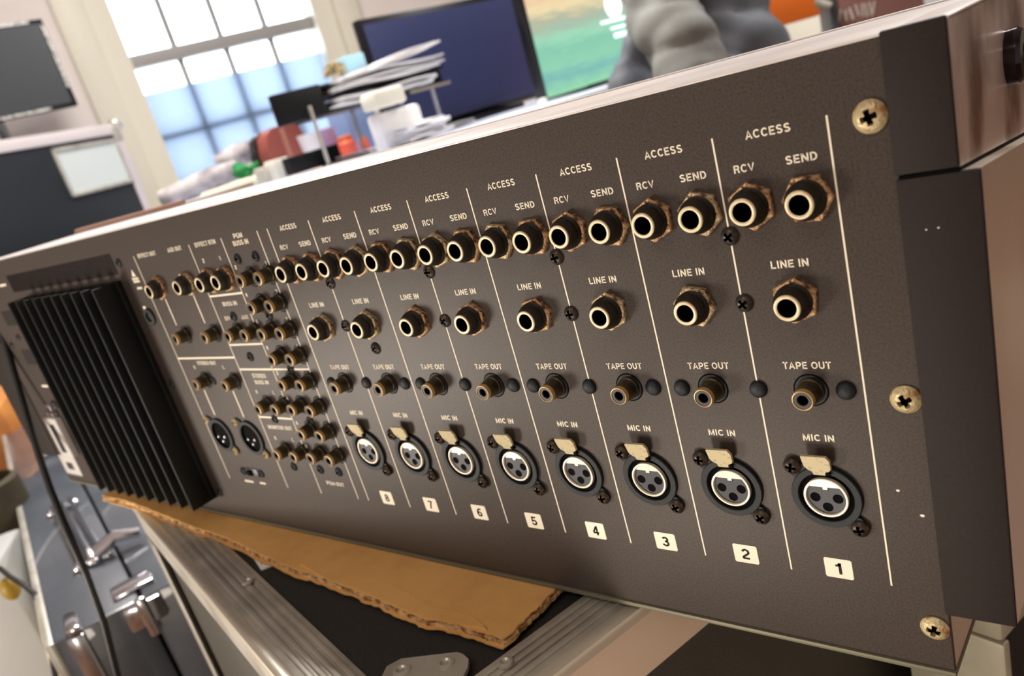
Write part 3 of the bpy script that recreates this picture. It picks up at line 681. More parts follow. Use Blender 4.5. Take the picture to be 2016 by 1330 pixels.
def chrome_box(name, px, py, sx, sy, h, par=fl, m='chrome'):
    p = onC(px, py); return MB().box(p.x - sx, p.x + sx, p.y - sy, p.y + sy, zc - .001, zc + h, min(h, sx, sy) * .4).build(name, X[m], par)
h0 = onC(128, 1005); h1 = onC(188, 1110)
hd = MB()
for dy in (-.012, .012, 0): 
    hd.tube([(h0.x, h0.y + dy, zc), (h0.x + .01, h0.y + dy, zc + .016), (h1.x - .01, h1.y + dy, zc + .016), (h1.x, h1.y + dy, zc)], .0035, 8)
hd.build('carry_handle', X['chrome'], fl)
for p in (h0, h1):
    for dy in (-.016, 0, .016): MB().ball((p.x, p.y + dy, zc + .005), .0085, (1, 1, .8)).build('handle_mount', X['chrome'], fl)
chrome_box('latch_plate', 95, 893, .03, .02, .012)
chrome_box('latch_plate', 262, 1155, .016, .022, .006)
p = onC(262, 1155)
MB().box(-.002, .008, p.y - .02, p.y + .02, zc - .03, zc - .002, .003).build('latch_tongue', X['chrome'], fl)
MB().box(.006, .014, p.y - .006, p.y + .006, zc - .042, zc + .006, .003).build('latch_lever', X['chrome'], fl)
p = onC(150, 1215)
MB().box(-.04, .006, p.y - .012, p.y + .002, zc - .0, zc + .008, .003).build('corner_guard', X['chrome'], fl)
MB().box(.0, .007, -.012, .006, zc - .075, zc - .002, .003).build('corner_guard', X['chrome'], fl)
g0, g1 = onC(198, 1105), onC(284, 1066)
MB().tube([(g0.x, g0.y, zc + .012), ((g0.x + g1.x) / 2, (g0.y + g1.y) / 2, zc + .022), (g1.x, g1.y, zc + .014)], [.010, .008, .006], 10).build('hasp_bar', X['chrome'], fl)

# ================================================================== power cable hanging off the left end
cbl = [at(-25, 560, .70), at(0, 640, .70), at(30, 740, .70), at(62, 850, .70), at(78, 900, .69), at(100, 965, .68), at(133, 1045, .67), at(170, 1130, .67), at(205, 1225, .68), at(232, 1330, .70), at(250, 1400, .72), at(262, 1480, .76)]
kb = MB(); kb.tube(cbl, .0029, 10); o = kb.build('power_cable', X['cable'], None, 60)
tag(o, 'thick black cable hanging from the left end of the console over the case', 'cable')

# ================================================================== clutter low at the far left
def simple(name, label, cat, mb, m, group=None, smooth=30):
    o = mb.build(name, m, None, smooth); return tag(o, label, cat, group)
X['orange'] = mat('orange_plastic_bag', (206, 140, 66), 0.6, c2=(160, 92, 46), nscale=6)
X['redp'] = mat('red_plastic', (214, 70, 50), 0.5)
X['olive'] = mat('dark_olive_fabric', (70, 62, 44), 0.8, c2=(52, 46, 34), nscale=8)
X['whitep'] = mat('white_painted_metal', (186, 188, 188), 0.4)
X['yellow'] = mat('dull_yellow_plastic', (150, 120, 30), 0.5)
def blob(mb, c, r, sc): mb.ball(c, r, sc, 24); return mb
def upright(px0, px1, ytop, ybot, d, name, label, cat, m, dd=.2, bev=.02, z0=0.0):
    """upright box standing on the floor whose front fills the given pixels"""
    u = Vector((.55, .83, 0)).normalized(); n = Vector((-u.y, u.x, 0))
    p = at(px0, (ytop + ybot) / 2, d); q = onplane(px1, (ytop + ybot) / 2, p, n); t = onplane((px0 + px1) / 2, ytop, p, n)
    w = (q - p).dot(u); mt = Matrix((u, n, Vector((0, 0, 1)))).transposed().to_4x4(); mt.translation = Vector((p.x, p.y, 0))
    o = MB().box(0, w, 0, dd, z0, t.z, bev).build(name, m, None, 40, mw=mt); return tag(o, label, cat)
upright(-70, 48, 790, 960, 1.75, 'storage_sack', 'bulging orange sack behind the dark olive bin at far left', 'sack', X['orange'], .3, .05)
e = MB(); pb = at(-2, 1035, 1.30); e.lathe([(.05, 0), (.055, pb.z * .6), (.058, pb.z + .07), (.05, pb.z + .075), (.045, pb.z + .02)], 32, (pb.x, pb.y, 0), 'Z', True, True)
simple('waste_bin', 'dark olive round bin beside the chrome-latched case', 'bin', e, X['olive'])
upright(-120, 62, 1115, 1330, 1.10, 'metal_cabinet', 'low white metal cabinet at the bottom left edge', 'cabinet', X['whitep'], .12, .006)
e = MB().tube([at(78, 1170, 1.05), at(100, 1250, 1.0), at(122, 1318, .95)], [.007, .010, .010], 10)
simple('plastic_pipe', 'cream plastic pipe leaning between white cabinet and black case', 'pipe', e, mat('cream_plastic', (240, 236, 190), .4))
e = MB().tube([at(0, 1118, 1.0), at(20, 1135, .98), at(45, 1150, .96), at(68, 1168, .95), at(82, 1195, .94), at(98, 1270, .92), at(112, 1345, .9)], .0032, 10)
simple('thin_cable', 'thin black cable looping across the white cabinet at lower left', 'cable', e, X['cable'])
e = MB(); e.ball(at(20, 1158, 1.0), .011, (1, 1, 1.4)); simple('plastic_clip', 'small dull yellow clip under the looping thin cable', 'clip', e, X['yellow'])

# ================================================================== pixel-fitted boxes for the background
def slab(bl, br, tl, d, u, rest=None):
    u = Vector((u[0], u[1], 0)).normalized(); n = Vector((-u.y, u.x, 0))
    if n.dot(at(bl[0], bl[1], d) - CAM) < 0: n = -n
    p = at(bl[0], bl[1], d); q = onplane(br[0], br[1], p, n); t = onplane(tl[0], tl[1], p, n)
    w = (q - p).dot(u); top = t.z; z = p.z if rest is None else rest
    mt = Matrix((u, n, Vector((0, 0, 1)))).transposed().to_4x4(); mt.translation = Vector((p.x, p.y, z))
    if mt.determinant() < 0: pass
    return mt, w, top - z
UM = (.16, .99); UT = (.2, .98)
DZ = Z0 + .143
# ---------------- desk along the window wall
pD = WI @ Vector((-1.22, .62, 0))
dd_ = -pD.y - .16
dk = empty('desk', mw=WM @ Matrix.Translation((pD.x, pD.y, 0))); tag(dk, 'pale grey office desk under the window, cluttered with boxes and papers', 'desk')
X['desk'] = mat('pale_grey_laminate', (196, 204, 222), 0.35)
MB().box(-.05, 1.22, -.10, dd_, DZ - .03, DZ, .003).build('desk_top', X['desk'], dk)
for lx in (0, 1.15):
    for ly in (-.05, dd_ - .1): MB().box(lx, lx + .05, ly, ly + .05, 0, DZ - .03, .003).build('leg', X['alu'], dk)

# ---------------- large dark monitor
mt, w, h = slab((770, 252), (1080, 216), (691, 41), 2.0, UM, DZ)
mo = empty('computer_monitor', mw=mt); tag(mo, 'large switched-off monitor with a navy reflecting screen, behind the paper tray', 'monitor')
X['screenoff'] = mat('navy_reflection_screen', (66, 72, 112), 0.3, 0, .8)  # navy base colour stands in for reflections on the dark screen
X['bezel'] = mat('black_bezel', (18, 18, 24), .3)
X['bluebezel'] = mat('blue_highlight_bezel', (60, 84, 150), .25)  # blue strip painted as a highlight along the right bezel
MB().box(0, w, .004, .03, .012, h, .003).build('housing', X['bezel'], mo)
MB().box(.012, w - .03, .001, .006, .026, h - .014).build('screen', X['screenoff'], mo, 0)
MB().box(w - .020, w - .006, .0, .006, .10, h - .002, .001).build('bezel_highlight', X['bluebezel'], mo)
MB().box(w / 2 - .04, w / 2 + .04, .03, .06, .01, .2, .004).build('stand_neck', X['bezel'], mo)
MB().box(w / 2 - .13, w / 2 + .13, -.06, .14, 0, .012, .004).build('stand_foot', X['bezel'], mo)
# ---------------- monitor showing a landscape login screen
mt, w, h = slab((1078, 201), (1345, 122), (1016, 0), 1.85, UM, DZ)
h = .50
ml = empty('computer_monitor', mw=mt); tag(ml, 'lit monitor showing a green and amber landscape, behind the jacket', 'monitor')
zb = (onplane(1070, 196, mt.translation, Vector((-UM[1], UM[0], 0)).normalized()) - Vector((0, 0, DZ))).z
MB().box(0, w + .1, .004, .035, max(zb - .02, .003), h, .003).build('housing', X['bezel'], ml)
MB().box(w / 2 - .04, w / 2 + .04, .03, .06, .005, .2, .004).build('stand_neck', X['bezel'], ml)
MB().box(w / 2 - .12, w / 2 + .12, -.02, .14, 0, .01, .003).build('stand_foot', X['bezel'], ml)
ms = bpy.data.materials.new('landscape_picture'); ms.use_nodes = True; nt = ms.node_tree; nt.nodes.clear()
ou = nt.nodes.new('ShaderNodeOutputMaterial'); em = nt.nodes.new('ShaderNodeEmission'); tcn = nt.nodes.new('ShaderNodeTexCoord'); sp = nt.nodes.new('ShaderNodeSeparateXYZ'); rp = nt.nodes.new('ShaderNodeValToRGB')
nz = nt.nodes.new('ShaderNodeTexNoise'); mpn = nt.nodes.new('ShaderNodeMapping'); mpn.inputs['Scale'].default_value = (3, 1, 26); ad = nt.nodes.new('ShaderNodeMath'); ad.operation = 'MULTIPLY_ADD'; ad.inputs[1].default_value = .06
mr = nt.nodes.new('ShaderNodeMapRange'); mr.inputs['From Min'].default_value = zb; mr.inputs['From Max'].default_value = zb + .25
nt.links.new(tcn.outputs['Object'], mpn.inputs[0]); nt.links.new(mpn.outputs[0], nz.inputs['Vector']); nt.links.new(tcn.outputs['Object'], sp.inputs[0])
nt.links.new(nz.outputs['Fac'], ad.inputs[0]); nt.links.new(sp.outputs['Z'], ad.inputs[2]); nt.links.new(ad.outputs[0], mr.inputs['Value']); nt.links.new(mr.outputs[0], rp.inputs[0]); nt.links.new(rp.outputs[0], em.inputs[0]); nt.links.new(em.outputs[0], ou.inputs[0])
cr = rp.color_ramp; stops = [(0.0, (142, 214, 164)), (.14, (158, 224, 180)), (.26, (128, 190, 184)), (.36, (150, 214, 182)), (.5, (140, 206, 178)), (.60, (164, 222, 190)), (.68, (172, 196, 174)), (.76, (188, 190, 164)), (.86, (246, 226, 178)), (1.0, (238, 190, 160))]
cr.elements[0].position = 0; cr.elements[0].color = srgb(stops[0][1]); cr.elements[1].position = 1; cr.elements[1].color = srgb(stops[-1][1])
for p_, c_ in stops[1:-1]: e_ = cr.elements.new(p_); e_.color = srgb(c_)
MB().box(.008, w + .09, .001, .006, zb, h - .01).build('screen', ms, ml, 0)
glow = mat('lit_white_pixels', (235, 250, 255), .5, emit=1.0)
def onm(px, py): 
    p = ml.matrix_world.inverted() @ onplane(px, py, mt.translation, Vector((-UM[1], UM[0], 0)).normalized()); return p.x, p.z
bpy.context.view_layer.update()
c0 = onm(1207, 10)
MB().lathe([(.030, 0), (.030, -.0015)], 32, (c0[0], .001, c0[1])).build('user_icon', glow, ml, 0)
for (xa, ya), (xb, yb), hh in (((1183, 46), (1245, 30), .007), ((1203, 57), (1243, 46), .006), ((1210, 72), (1236, 62), .011)):
    A_, B_ = onm(xa, ya), onm(xb, yb)
    zc_ = (A_[1] + B_[1]) / 2
    MB().box(A_[0], B_[0], -.0005, .001, zc_ - hh / 2, zc_ + hh / 2).build('text_bar', glow, ml, 0)
for px, py in ((1172, 176), (1066, 203)):
    A_ = onm(px, py); MB().box(A_[0] - .012, A_[0] + .012, -.01, .0, A_[1] - .012, A_[1] + .010, .003).build('cable_clip', X['white'], ml)

# ---------------- two-tier black paper tray on legs
mt, w, h = slab((646, 229), (884, 168), (622, 168), 1.70, UT, DZ)
ty = empty('paper_tray', mw=mt); tag(ty, 'two-tier black paper tray overflowing with papers in front of the dark monitor', 'paper tray')
iT = mt.inverted(); nT = Vector((-Vector((UT[0], UT[1], 0)).normalized().y, Vector((UT[0], UT[1], 0)).normalized().x, 0))
def onT(px, py): p = iT @ onplane(px, py, mt.translation, nT); return p.x, p.z
zl = onT(640, 222)[1]; zu = onT(632, 190)[1]; zz_ = onT(622, 168)[1]
X['trayblack'] = mat('black_tray_plastic', (22, 28, 30), .4)
tw = w
for zz in (zl - .004, (zl + zz_) / 2, zz_ - .006):
    MB().box(0, tw, 0, .16, zz, zz + .005, .001).build('shelf', X['trayblack'], ty)
MB().box(0, .004, 0, .16, zl - .004, zz_, .001).build('side_wall', X['trayblack'], ty); MB().box(tw - .045, tw, 0.02, .16, zl, zz_, .001).build('side_wall', X['trayblack'], ty)
MB().box(tw - .11, tw + .004, -.004, 0.0, zl - .008, zl - .001, .001).build('front_lip', mat('tan_edge', (170, 160, 140), .5), ty)
for lx, ly in ((tw - .05, .0), (tw * .42, .14), (tw - .05, .14)):
    MB().box(lx, lx + .007, ly, ly + .007, 0, zl, .001).build('leg', mat('clear_grey_leg', (190, 190, 196), .2), ty)
def sheets(name, label, x0, x1, y0, y1, z, n, base, m=None, group=None, jitter=.012):
    root = None
    for k in range(n):
        b = MB(); dx, dy = random.uniform(-jitter, jitter), random.uniform(-jitter, jitter)
        NX = 8; t_ = random.uniform(.0025, .0048); ph = random.uniform(0, 6)
        r0 = []; r1 = []
        top = []; 
        for i in range(NX + 1):
            xx = x0 + (x1 - x0) * i / NX + dx; zz = z + k * .0042 + .0022 * math.sin(ph + i * .9)
            top.append((xx, zz))
        b.loft([[(xx, y0 + dy, zz) for xx, zz in top] + [(xx, y0 + dy, zz - t_) for xx, zz in top[::-1]], [(xx, y1 + dy, zz) for xx, zz in top] + [(xx, y1 + dy, zz - t_) for xx, zz in top[::-1]]])
        if root is None: root = b.build(name, m or X['white'], None, 40, mw=base.copy())
        else: b.build('sheet', m or X['white'], root, 40)
    tag(root, label, 'papers', group); return root
sheets('paper_stack', 'loose white papers crammed into the lower tier of the black tray', .02, tw - .06, -.03, .15, zl + .006, int(((zz_ - zl) / 2 - .008) / .0042), mt)
sheets('paper_stack', 'crumpled white papers piled on the upper tier of the black tray', .03, tw - .03, -.03, .15, (zl + zz_) / 2 + .008, int(((zz_ - zl) / 2 - .006) / .0042) + 1, mt)
mt2 = mt.copy()
mtp = mt @ Matrix.Translation((tw * .35, -.01, zz_ + .004)) @ Matrix.Rotation(math.radians(-6), 4, 'Y')
sheets('paper_stack', 'thin white papers sliding off the top of the black tray', 0, tw * .62, 0, .12, 0, 3, mtp)
# tall black holder at the tray's left end
mt, w, h = slab((555, 249), (648, 222), (526, 198), 1.55, UT)
bh = empty('document_holder', mw=mt); tag(bh, 'plain black upright holder on a thin pole at the tray’s left end'.replace('’', "'"), 'document holder')
X['jet'] = mat('jet_black_plastic', (10, 11, 14), .55, 0, .3)
MB().box(0, w, 0, .02, 0, h * 1.15, .003).build('back_plate', X['jet'], bh)
MB().box(w * .58, w * .58 + .006, -.012, -.006, -(mt.translation.z - DZ), h * .45, .001).build('pole', X['alu'], bh)
MB().box(w * .45, w * .75, -.06, .05, -(mt.translation.z - DZ), -(mt.translation.z - DZ) + .006, .002).build('base', X['alu'], bh)
def pbox(name, label, cat, m, bl, br, tl, d, u=UT, rest=None, th=.06, bev=.003, group=None):
    mt, w, h = slab(bl, br, tl, d, u, rest)
    o = MB().box(0, w, 0, th, 0, h, bev).build(name, m, None, 40, mw=mt); tag(o, label, cat, group); return o, mt, w, h
X['sky'] = mat('pale_blue_card', (160, 204, 224), .6); X['tan'] = mat('straw', (196, 180, 140), .9, c2=(120, 100, 66), nscale=60)
X['cream2'] = mat('cream_card', (240, 238, 222), .6); X['bluegrey'] = mat('blue_grey_card', (126, 146, 186), .6)
X['coral'] = mat('coral_red', (232, 96, 70), .5); X['mauve'] = mat('mauve_card', (160, 132, 166), .6); X['orange2'] = mat('orange_lid', (226, 110, 60), .4)
X['redleather'] = mat('brick_red_leather', (150, 78, 68), .5, c2=(132, 64, 56), nscale=6); X['green'] = mat('green_cloth', (18, 122, 58), .8); X['news'] = mat('newsprint', (186, 180, 182), .9, c2=(126, 120, 122), nscale=22)
pbox('blue_carton', 'pale blue carton standing on the tray beside the straw brush', 'carton', X['sky'], (694, 158), (729, 146), (680, 110), 1.85, th=.05)
o = MB()
cN = at(660, 142, 1.86)
for k in range(70):
    a = random.uniform(0, 2 * PI); e_ = random.uniform(-.4, 1.3); dv = Vector((math.cos(a) * math.cos(e_), math.sin(a) * math.cos(e_), math.sin(e_) * .75))
    o.tube([cN, cN + dv * random.uniform(.026, .034)], [.004, .0022], 5)
simple('straw_brush', 'tufty straw-coloured brush head standing at the left of the tray top', 'brush', o, X['tan'])
pbox('tape_box', 'cream box perched over the front of the black tray', 'box', X['cream2'], (744, 214), (803, 197), (727, 182), 1.58, th=.06, bev=.006)
pbox('paper_bag', 'white paper bag standing below the cream box', 'bag', X['white'], (765, 294), (846, 270), (742, 224), 1.62, rest=DZ, th=.05, bev=.008)
pbox('grey_carton', 'blue-grey carton on the desk beneath the paper tray', 'carton', X['bluegrey'], (690, 262), (746, 246), (671, 218), 2.15, rest=DZ, th=.1)
pbox('mauve_box', 'small mauve box on the desk left of the orange jar', 'box', X['mauve'], (632, 281), (664, 270), (622, 257), 2.05, rest=DZ, th=.05)
def jar(px, py, d, r, h, name, label, body, lid):
    p = at(px, py, d); e = empty(name, (p.x, p.y, DZ)); tag(e, label, 'jar')
    MB().lathe([(r * .9, 0), (r, .01), (r, h * .7), (r * .8, h * .78)], 24, (0, 0, 0), 'Z').build('body', body, e)
    MB().lathe([(r * .85, h * .76), (r * .85, h), (r * .7, h * 1.02)], 24, (0, 0, 0), 'Z').build('lid', lid, e); return e
jar(674, 258, 2.05, .022, .055, 'glass_jar', 'orange jar with a paler lid beside the mauve box', X['coral'], X['orange2'])
jar(712, 268, 2.1, .014, .04, 'small_jar', 'small red-topped jar right of the orange jar', X['coral'], X['orange2'])
p = at(612, 285, 2.05); e = empty('paper_cup', (p.x, p.y, DZ)); tag(e, 'white paper cup with a coral band behind the black box', 'cup')
MB().lathe([(.022, 0), (.024, .02)], 24, (0, 0, 0), 'Z').build('band', X['coral'], e); MB().lathe([(.0236, .02), (.03, .085), (.028, .084), (.022, .03)], 24, (0, 0, 0), 'Z', True, True).build('cup_wall', X['white'], e)
# brick-red leather bag
mt, w, h = slab((541, 327), (618, 304), (508, 256), 2.0, UT, DZ)
lb_ = empty('leather_bag', mw=mt); tag(lb_, 'brick-red leather bag with dark back, standing before the window', 'bag')
pr_ = [(0, 0), (w, 0), (w * .98, h * .5), (w * .88, h * .88), (w * .78, h * .98), (w * .6, h), (w * .2, h * .96), (.005, h * .84), (-.005, h * .5)]
MB().prism([(x, z) for x, z in pr_], 0, .06).build('bag_body', X['redleather'], lb_, 40)
MB().prism([(x - .006, z) for x, z in pr_], .061, .10).build('bag_back', X['bezel'], lb_, 40)
MB().box(w * .38, w * .5, -.002, .0, h * .3, h * .93).build('strap', mat('worn_leather', (168, 112, 96), .5), lb_)
MB().box(w * .8, w * .9, -.004, .0, .0, h * .32, .001).build('tag', mat('amber_tag', (214, 140, 60), .5), lb_)
pbox('black_carton', 'long low black carton on the desk just behind the console', 'carton', X['jet'], (580, 343), (678, 320), (564, 311), 1.80, rest=None, th=.08)
pbox('white_carton', 'small white carton left of the long black carton', 'carton', X['cream2'], (548, 353), (580, 345), (535, 316), 1.82, th=.05)
pbox('cream_carton', 'small cream carton, leftmost beside the white carton', 'carton', mat('cream_carton', (206, 200, 184), .6), (525, 358), (550, 352), (512, 330), 1.84, th=.05)
e = MB(); e.tube([at(318, 392, 2.2), at(365, 375, 2.2), at(420, 350, 2.2), at(470, 332, 2.2)], [.022, .028, .03, .024], 14)
simple('rolled_newspaper', 'rolled newspaper lying in front of the window sill', 'newspaper', e, X['news'])
e = MB(); e.tube([at(430, 325, 2.3), at(470, 305, 2.3), at(505, 290, 2.3)], [.026, .032, .026], 14)
simple('rolled_newspaper', 'shorter newspaper roll leaning against the red leather bag', 'newspaper', e, X['news'])
e = MB(); e.tube([at(400, 390, 2.0), at(470, 368, 2.0), at(540, 345, 2.0)], [.012, .016, .014], 10)
simple('cardboard_tube', 'cream tube lying behind the console top, left of the cartons', 'tube', e, mat('cream_tube', (206, 200, 178), .7))
e = MB()
for px, py, r in ((476, 338, .020), (468, 328, .012), (486, 345, .014), (500, 330, .012), (512, 322, .012)): e.ball(at(px, py, 2.05), r, (1, 1.2, .9))
simple('green_cloth', 'bunched bright green cloth among the rolled newspapers', 'cloth', e, X['green'])
sheets('paper_stack', 'flat white papers lying on the desk right of the black carton', 0, .3, 0, .2, .004, 3, slab((720, 300), (860, 282), (715, 290), 1.75, UT, DZ)[0])
mtc = slab((800, 284), (880, 262), (790, 250), 1.6, UT, DZ)[0]
sheets('paper_stack', 'crumpled white papers leaning right of the white paper bag', 0, .11, 0, .1, .012, 7, mtc, jitter=.01)

# ---------------- tall case with a recessed dish, back left
UD = (-.42, .91)
mt, w, h = slab((-40, 520), (322, 430), (-160, 348), 2.30, UD, 0.0)
iD = mt.inverted(); uu = Vector((UD[0], UD[1], 0)).normalized(); nD = Vector((-uu.y, uu.x, 0))
def onD(px, py): p = iD @ onplane(px, py, mt.translation, nD); return p.x, p.z
xr = onD(262, 330)[0]; zt1 = onD(222, 243)[1]
tcs = empty('flight_case', mw=mt); tag(tcs, 'tall black flight case with a pale recessed label dish, back left', 'flight case')
MB().box(-.75, xr, .002, .25, .0, zt1 - .004, .002).build('case_body', mat('navy_black_laminate', (20, 27, 34), .5, bump=.2, bscale=500), tcs)
MB().box(-.75, xr - .018, -.003, .03, zt1 - .036, zt1, .002).build('edge_extrusion', mat('white_lit_aluminium', (226, 218, 218), .4, .3), tcs)
MB().box(xr - .03, xr + .004, -.003, .03, .02, zt1 - .016, .002).build('corner_extrusion', mat('lilac_aluminium', (206, 198, 202), .4, .3), tcs)
MB().ball((xr + .002, .0, zt1 - .004), .024).build('ball_corner', X['alu'], tcs)
MB().box(xr - .035, xr + .008, -.006, .0, zt1 - .06, zt1 - .012, .003).build('corner_bracket', X['alu'], tcs)
A_, B_, D_ = onD(141, 389), onD(259, 352), onD(97, 294)
dw, dh = B_[0] - A_[0], D_[1] - A_[1]
di = empty('tmp'); bpy.data.objects.remove(di)
fr_ = MB()
for (x0, x1, z0, z1) in ((0, dw, 0, .012), (0, dw, dh - .012, dh), (0, .014, 0, dh), (dw - .014, dw, 0, dh)):
    fr_.box(A_[0] + x0, A_[0] + x1, -.008, .002, A_[1] + z0, A_[1] + z1, .003)
df = fr_.build('dish_frame', X['alu'], tcs)
MB().box(A_[0] + .01, A_[0] + dw - .01, -.002, .004, A_[1] + .01, A_[1] + dh - .01).build('label_card', mat('pale_card', (190, 198, 196), .7), df)
# orange-brown strap lying along behind the console top
e = MB(); e.tube([Vector((-.718, .10, Z0 + .1748)), Vector((-.66, .103, Z0 + .1748)), Vector((-.58, .101, Z0 + .1748)), Vector((-.52, .102, Z0 + .1748))], .0018, 8)
simple('leather_strap', 'thin tan strap lying along the back left edge of the console', 'strap', e, mat('tan_leather', (176, 138, 118), .6))

# ---------------- small monitor above that case
US = (.12, .99)
mt, w, h = slab((-120, 264), (149, 192), (-190, 110), 2.85, US)
iS = mt.inverted(); us = Vector((US[0], US[1], 0)).normalized(); nS = Vector((-us.y, us.x, 0))
def onS(px, py): p = iS @ onplane(px, py, mt.translation, nS); return p.x, p.z
h = onS(80, 36)[1]
sm = empty('computer_monitor', mw=mt); tag(sm, 'grey-screened monitor with jagged highlights painted on its rim, upper left corner', 'monitor')
MB().box(0, w, .003, .03, 0, h, .003).build('housing', X['bezel'], sm)
MB().box(.012, w - .018, .0, .005, .016, h - .016).build('screen', mat('charcoal_screen', (62, 66, 70), .3), sm, 0)
X['silver'] = mat('jagged_highlight', (210, 210, 206), .4, .4, c2=(60, 60, 60), nscale=90, lo=.5, hi=.6)  # broken bright strips paint highlights onto the dark frame
MB().box(w - .014, w - .004, -.001, .004, .07, h - .02).build('rim', X['silver'], sm); MB().box(0, w - .1, -.001, .004, .003, .013).build('rim', X['silver'], sm); MB().box(0, w - .05, -.001, .004, h - .012, h - .002).build('rim', X['silver'], sm)
q = onS(10, 260)
MB().box(q[0] - .015, q[0] + .015, .01, .04, -.30, .02, .004).build('stand_neck', X['bezel'], sm)
MB().box(q[0] - .12, q[0] + .12, -.05, .12, -.31, -.295, .004).build('stand_foot', X['bezel'], sm)
ft = mt @ Vector((q[0], .03, -.31))
sd_ = MB().box(-.35, .15, -.08, .2, 0, ft.z, .004).build('side_table', X['desk'], None, 30, mw=frame_of(Vector((ft.x, ft.y, 0)), us, -nS)); tag(sd_, 'pale block of drawers behind the tall black case', 'drawers')

# ---------------- dark puffer jacket over a chair back
jd = 1.35
def jb(mb, px, py, r, sc=(1, 1, 1), d=jd):
    mb.ball(at(px, py, d), r, sc, 20)
b = MB()
for px, py, r, sc, d in ((1300, 20, .060, (1, 1, 1.2), 1.38), (1320, 60, .060, (1, 1, 1.2), 1.36), (1355, 110, .062, (1, 1, 1.1), 1.34), (1370, 160, .055, (1, 1, 1), 1.33), (1300, -40, .07, (1, 1, 1), 1.4)): b.ball(at(px, py, d), r, sc, 20)
bodyb = MB()
for px, py, r, sc, d in ((1390, -30, .075, (1, 1, 1), 1.45), (1430, -20, .055, (1, 1, 1), 1.45), (1400, 60, .075, (1, 1, 1), 1.46), (1450, 40, .065, (1, 1, 1), 1.45), (1450, 110, .085, (1, 1, 1), 1.46), (1490, 90, .055, (1, 1, 1), 1.44), (1470, 170, .09, (1, 1, 1), 1.46), (1500, 140, .06, (1, 1, 1), 1.45), (1400, 180, .10, (1, 1, 1), 1.46), (1256, 130, .030, (1, 1, 2), 1.42), (1238, 190, .034, (1, 1, 2), 1.42), (1268, 60, .030, (1, 1, 2), 1.43), (1320, 160, .05, (1, 1, 1.6), 1.44), (1300, 190, .06, (1, 1, 1), 1.44), (1330, 280, .09, (1, 1, 1.2), 1.46), (1430, 290, .12, (1, 1, 1.1), 1.48), (1400, 420, .13, (1.1, 1.1, 1.1), 1.48), (1480, 430, .11, (1, 1, 1), 1.48)): bodyb.ball(at(px, py, d), r, sc, 20)
def fused(mb, name, m, vox, parent=None, disp=.006):
    o = mb.build(name, m, parent, 0)
    rm = o.modifiers.new('r', 'REMESH'); rm.mode = 'VOXEL'; rm.voxel_size = vox
    smd = o.modifiers.new('s', 'SMOOTH'); smd.factor = .6; smd.iterations = 4
    bpy.context.view_layer.update()
    me = bpy.data.meshes.new_from_object(o.evaluated_get(bpy.context.evaluated_depsgraph_get()))
    o.modifiers.clear(); me.materials.clear(); me.materials.append(m); me.name = name; o.data = me
    from mathutils import noise
    for v in me.vertices:
        n_ = noise.noise(v.co * 14) * disp * 1.5 + (abs(math.sin(v.co.z * 34 + v.co.y * 9 + noise.noise(v.co * 5) * 1.5)) ** .45) * disp * 1.6 - disp
        v.co += v.normal * n_
    me.shade_smooth(); return o
X['jacket'] = mat('charcoal_nylon', (104, 110, 120), .7, c2=(84, 90, 100), nscale=10, bump=.4, bscale=30)
X['sleeve'] = mat('grey_nylon', (140, 142, 138), .7, c2=(122, 124, 122), nscale=10, bump=.3, bscale=40)
jk = empty('puffer_jacket', (at(1400, 100, 1.45).x, at(1400, 100, 1.45).y, 0)); tag(jk, 'dark grey quilted puffer jacket hung over a chair before the lit monitor', 'jacket')
bpy.context.view_layer.update()
bo = fused(bodyb, 'jacket_body', X['jacket'], .012); so = fused(b, 'sleeve', X['sleeve'], .009)
for o_ in (bo, so):
    o_.parent = jk; o_.matrix_parent_inverse = jk.matrix_world.inverted()
# chair it hangs on
bp = at(1400, 150, 1.50)
ch = empty('office_chair', (bp.x, bp.y, 0), .3); tag(ch, 'black office chair hidden under the puffer jacket', 'chair')
MB().box(-.05, .05, -.0, .03, .45, bp.z - .02, .01).build('back_post', X['black'], ch)
MB().box(-.22, .22, -.1, .34, .42, .48, .03).build('seat', X['black'], ch)
MB().lathe([(.03, .08), (.03, .42)], 16, (0, .12, 0), 'Z').build('gas_lift', X['black'], ch)
for k in range(5):
    a = k * 2 * PI / 5
    MB().tube([(0, .12, .10), (.28 * math.cos(a), .12 + .28 * math.sin(a), .04)], [.02, .012], 8).build('leg', X['black'], ch)
    MB().lathe([(.0, -.012), (.022, -.01), (.022, .01), (.0, .012)], 14, (.28 * math.cos(a), .12 + .28 * math.sin(a), .022), 'Y').build('caster', X['black'], ch)

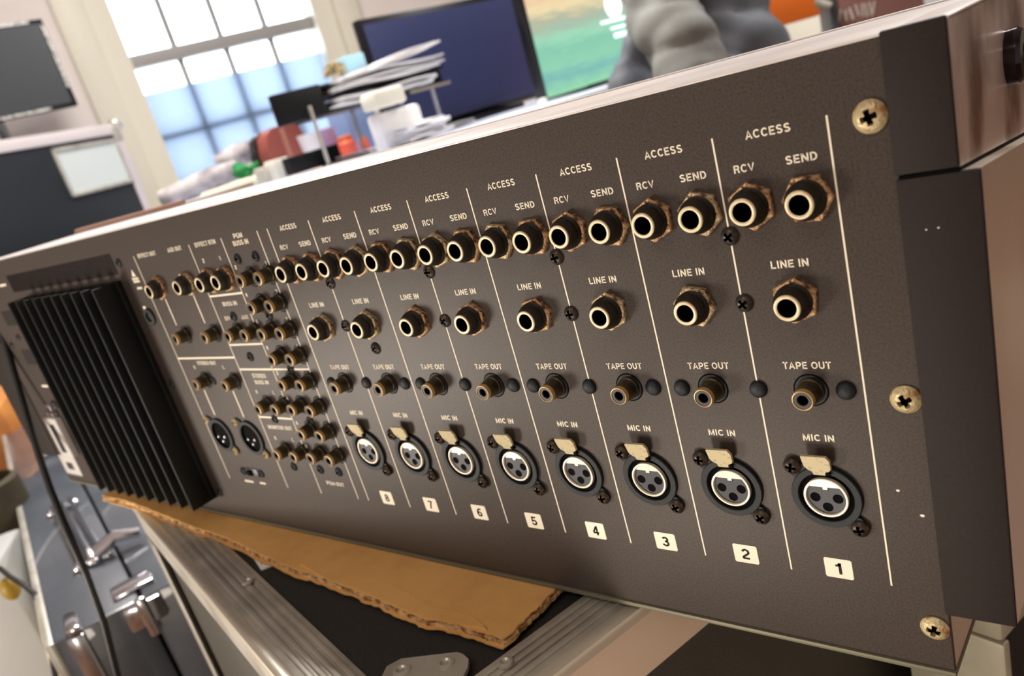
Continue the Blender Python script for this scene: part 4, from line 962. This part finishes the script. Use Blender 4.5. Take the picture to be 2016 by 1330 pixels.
# ---------------- orange and white board, maroon box, grey cupboard (top right)
mt, w, h = slab((1500, 104), (1619, 69), (1440, -60), 2.3, (.9, .43))
iO = mt.inverted(); uo = Vector((.9, .43, 0)).normalized(); nO = Vector((-uo.y, uo.x, 0))
zo = (iO @ onplane(1570, 42, mt.translation, nO)).z
bd = empty('storage_box', mw=Matrix.Translation((0, 0, -mt.translation.z)) @ mt); tag(bd, 'tall box with bright orange upper half and white base beyond the jacket', 'box')
MB().box(0, w, 0, .12, 0, mt.translation.z + zo, .002).build('white_base', X['cream2'], bd)
MB().box(-.1, w, 0, .12, mt.translation.z + zo, mt.translation.z + h, .002).build('orange_front', mat('bright_orange_card', (255, 128, 40), .6), bd)
mt, w, h = slab((1642, 82), (1822, 22), (1600, -20), 1.9, (.9, .43))
iM = mt.inverted(); um = Vector((.9, .43, 0)).normalized(); nM = Vector((-um.y, um.x, 0))
def onM(px, py): p = iM @ onplane(px, py, mt.translation, nM); return p.x, p.z
mbx = empty('maroon_case', mw=Matrix.Translation((0, 0, -mt.translation.z)) @ mt); tag(mbx, 'maroon case with blurred white lettering at the top right', 'case')
zM = mt.translation.z
MB().box(.016, w, 0, .2, 0, zM + h + .2, .004).build('case_body', mat('maroon_leatherette', (136, 96, 90), .6), mbx)
MB().box(0, .017, -.002, .2, 0, zM + h + .2, .004).build('dark_edge', mat('slate_edge', (70, 76, 80), .5), mbx)
A_ = onM(1633, 14); MB().tube([(A_[0] - .03, -.01, zM + A_[1] + .02), (A_[0], -.012, zM + A_[1])], [.008, .010], 10).build('latch', X['alu'], mbx)
inkw = mat('white_letter_paint', (222, 214, 208), .6)
for (xa, ya, xb, yb, ww) in ((1643, 22, 1653, 44, .0045), (1655, 19, 1652, 44, .004), (1664, 20, 1667, 41, .0045), (1672, 15, 1680, 38, .0055), (1684, 9, 1691, 31, .0045), (1696, 7, 1699, 33, .004), (1702, 6, 1708, 33, .0045), (1711, 4, 1717, 31, .0045), (1722, 2, 1718, 30, .004)):
    P_, Q_ = onM(xa, ya), onM(xb, yb); dv = (Vector(Q_) - Vector(P_)).normalized() * 1; nv = Vector((-dv.y, dv.x)) * ww * .5
    MB().prism([(P_[0] + nv.x, zM + P_[1] + nv.y), (P_[0] - nv.x, zM + P_[1] - nv.y), (Q_[0] - nv.x, zM + Q_[1] - nv.y), (Q_[0] + nv.x, zM + Q_[1] + nv.y)], -.001, .001).build('painted_stroke', inkw, mbx, 0)
mt, w, h = slab((1780, 60), (1990, 0), (1760, -60), 2.6, (.9, .43))
o = MB().box(0, w, 0, .4, -mt.translation.z, h, .004).build('grey_cupboard', mat('grey_blue_paint', (164, 172, 176), .5), None, 30, mw=mt); tag(o, 'grey-blue cupboard just visible right of the maroon case', 'cupboard')
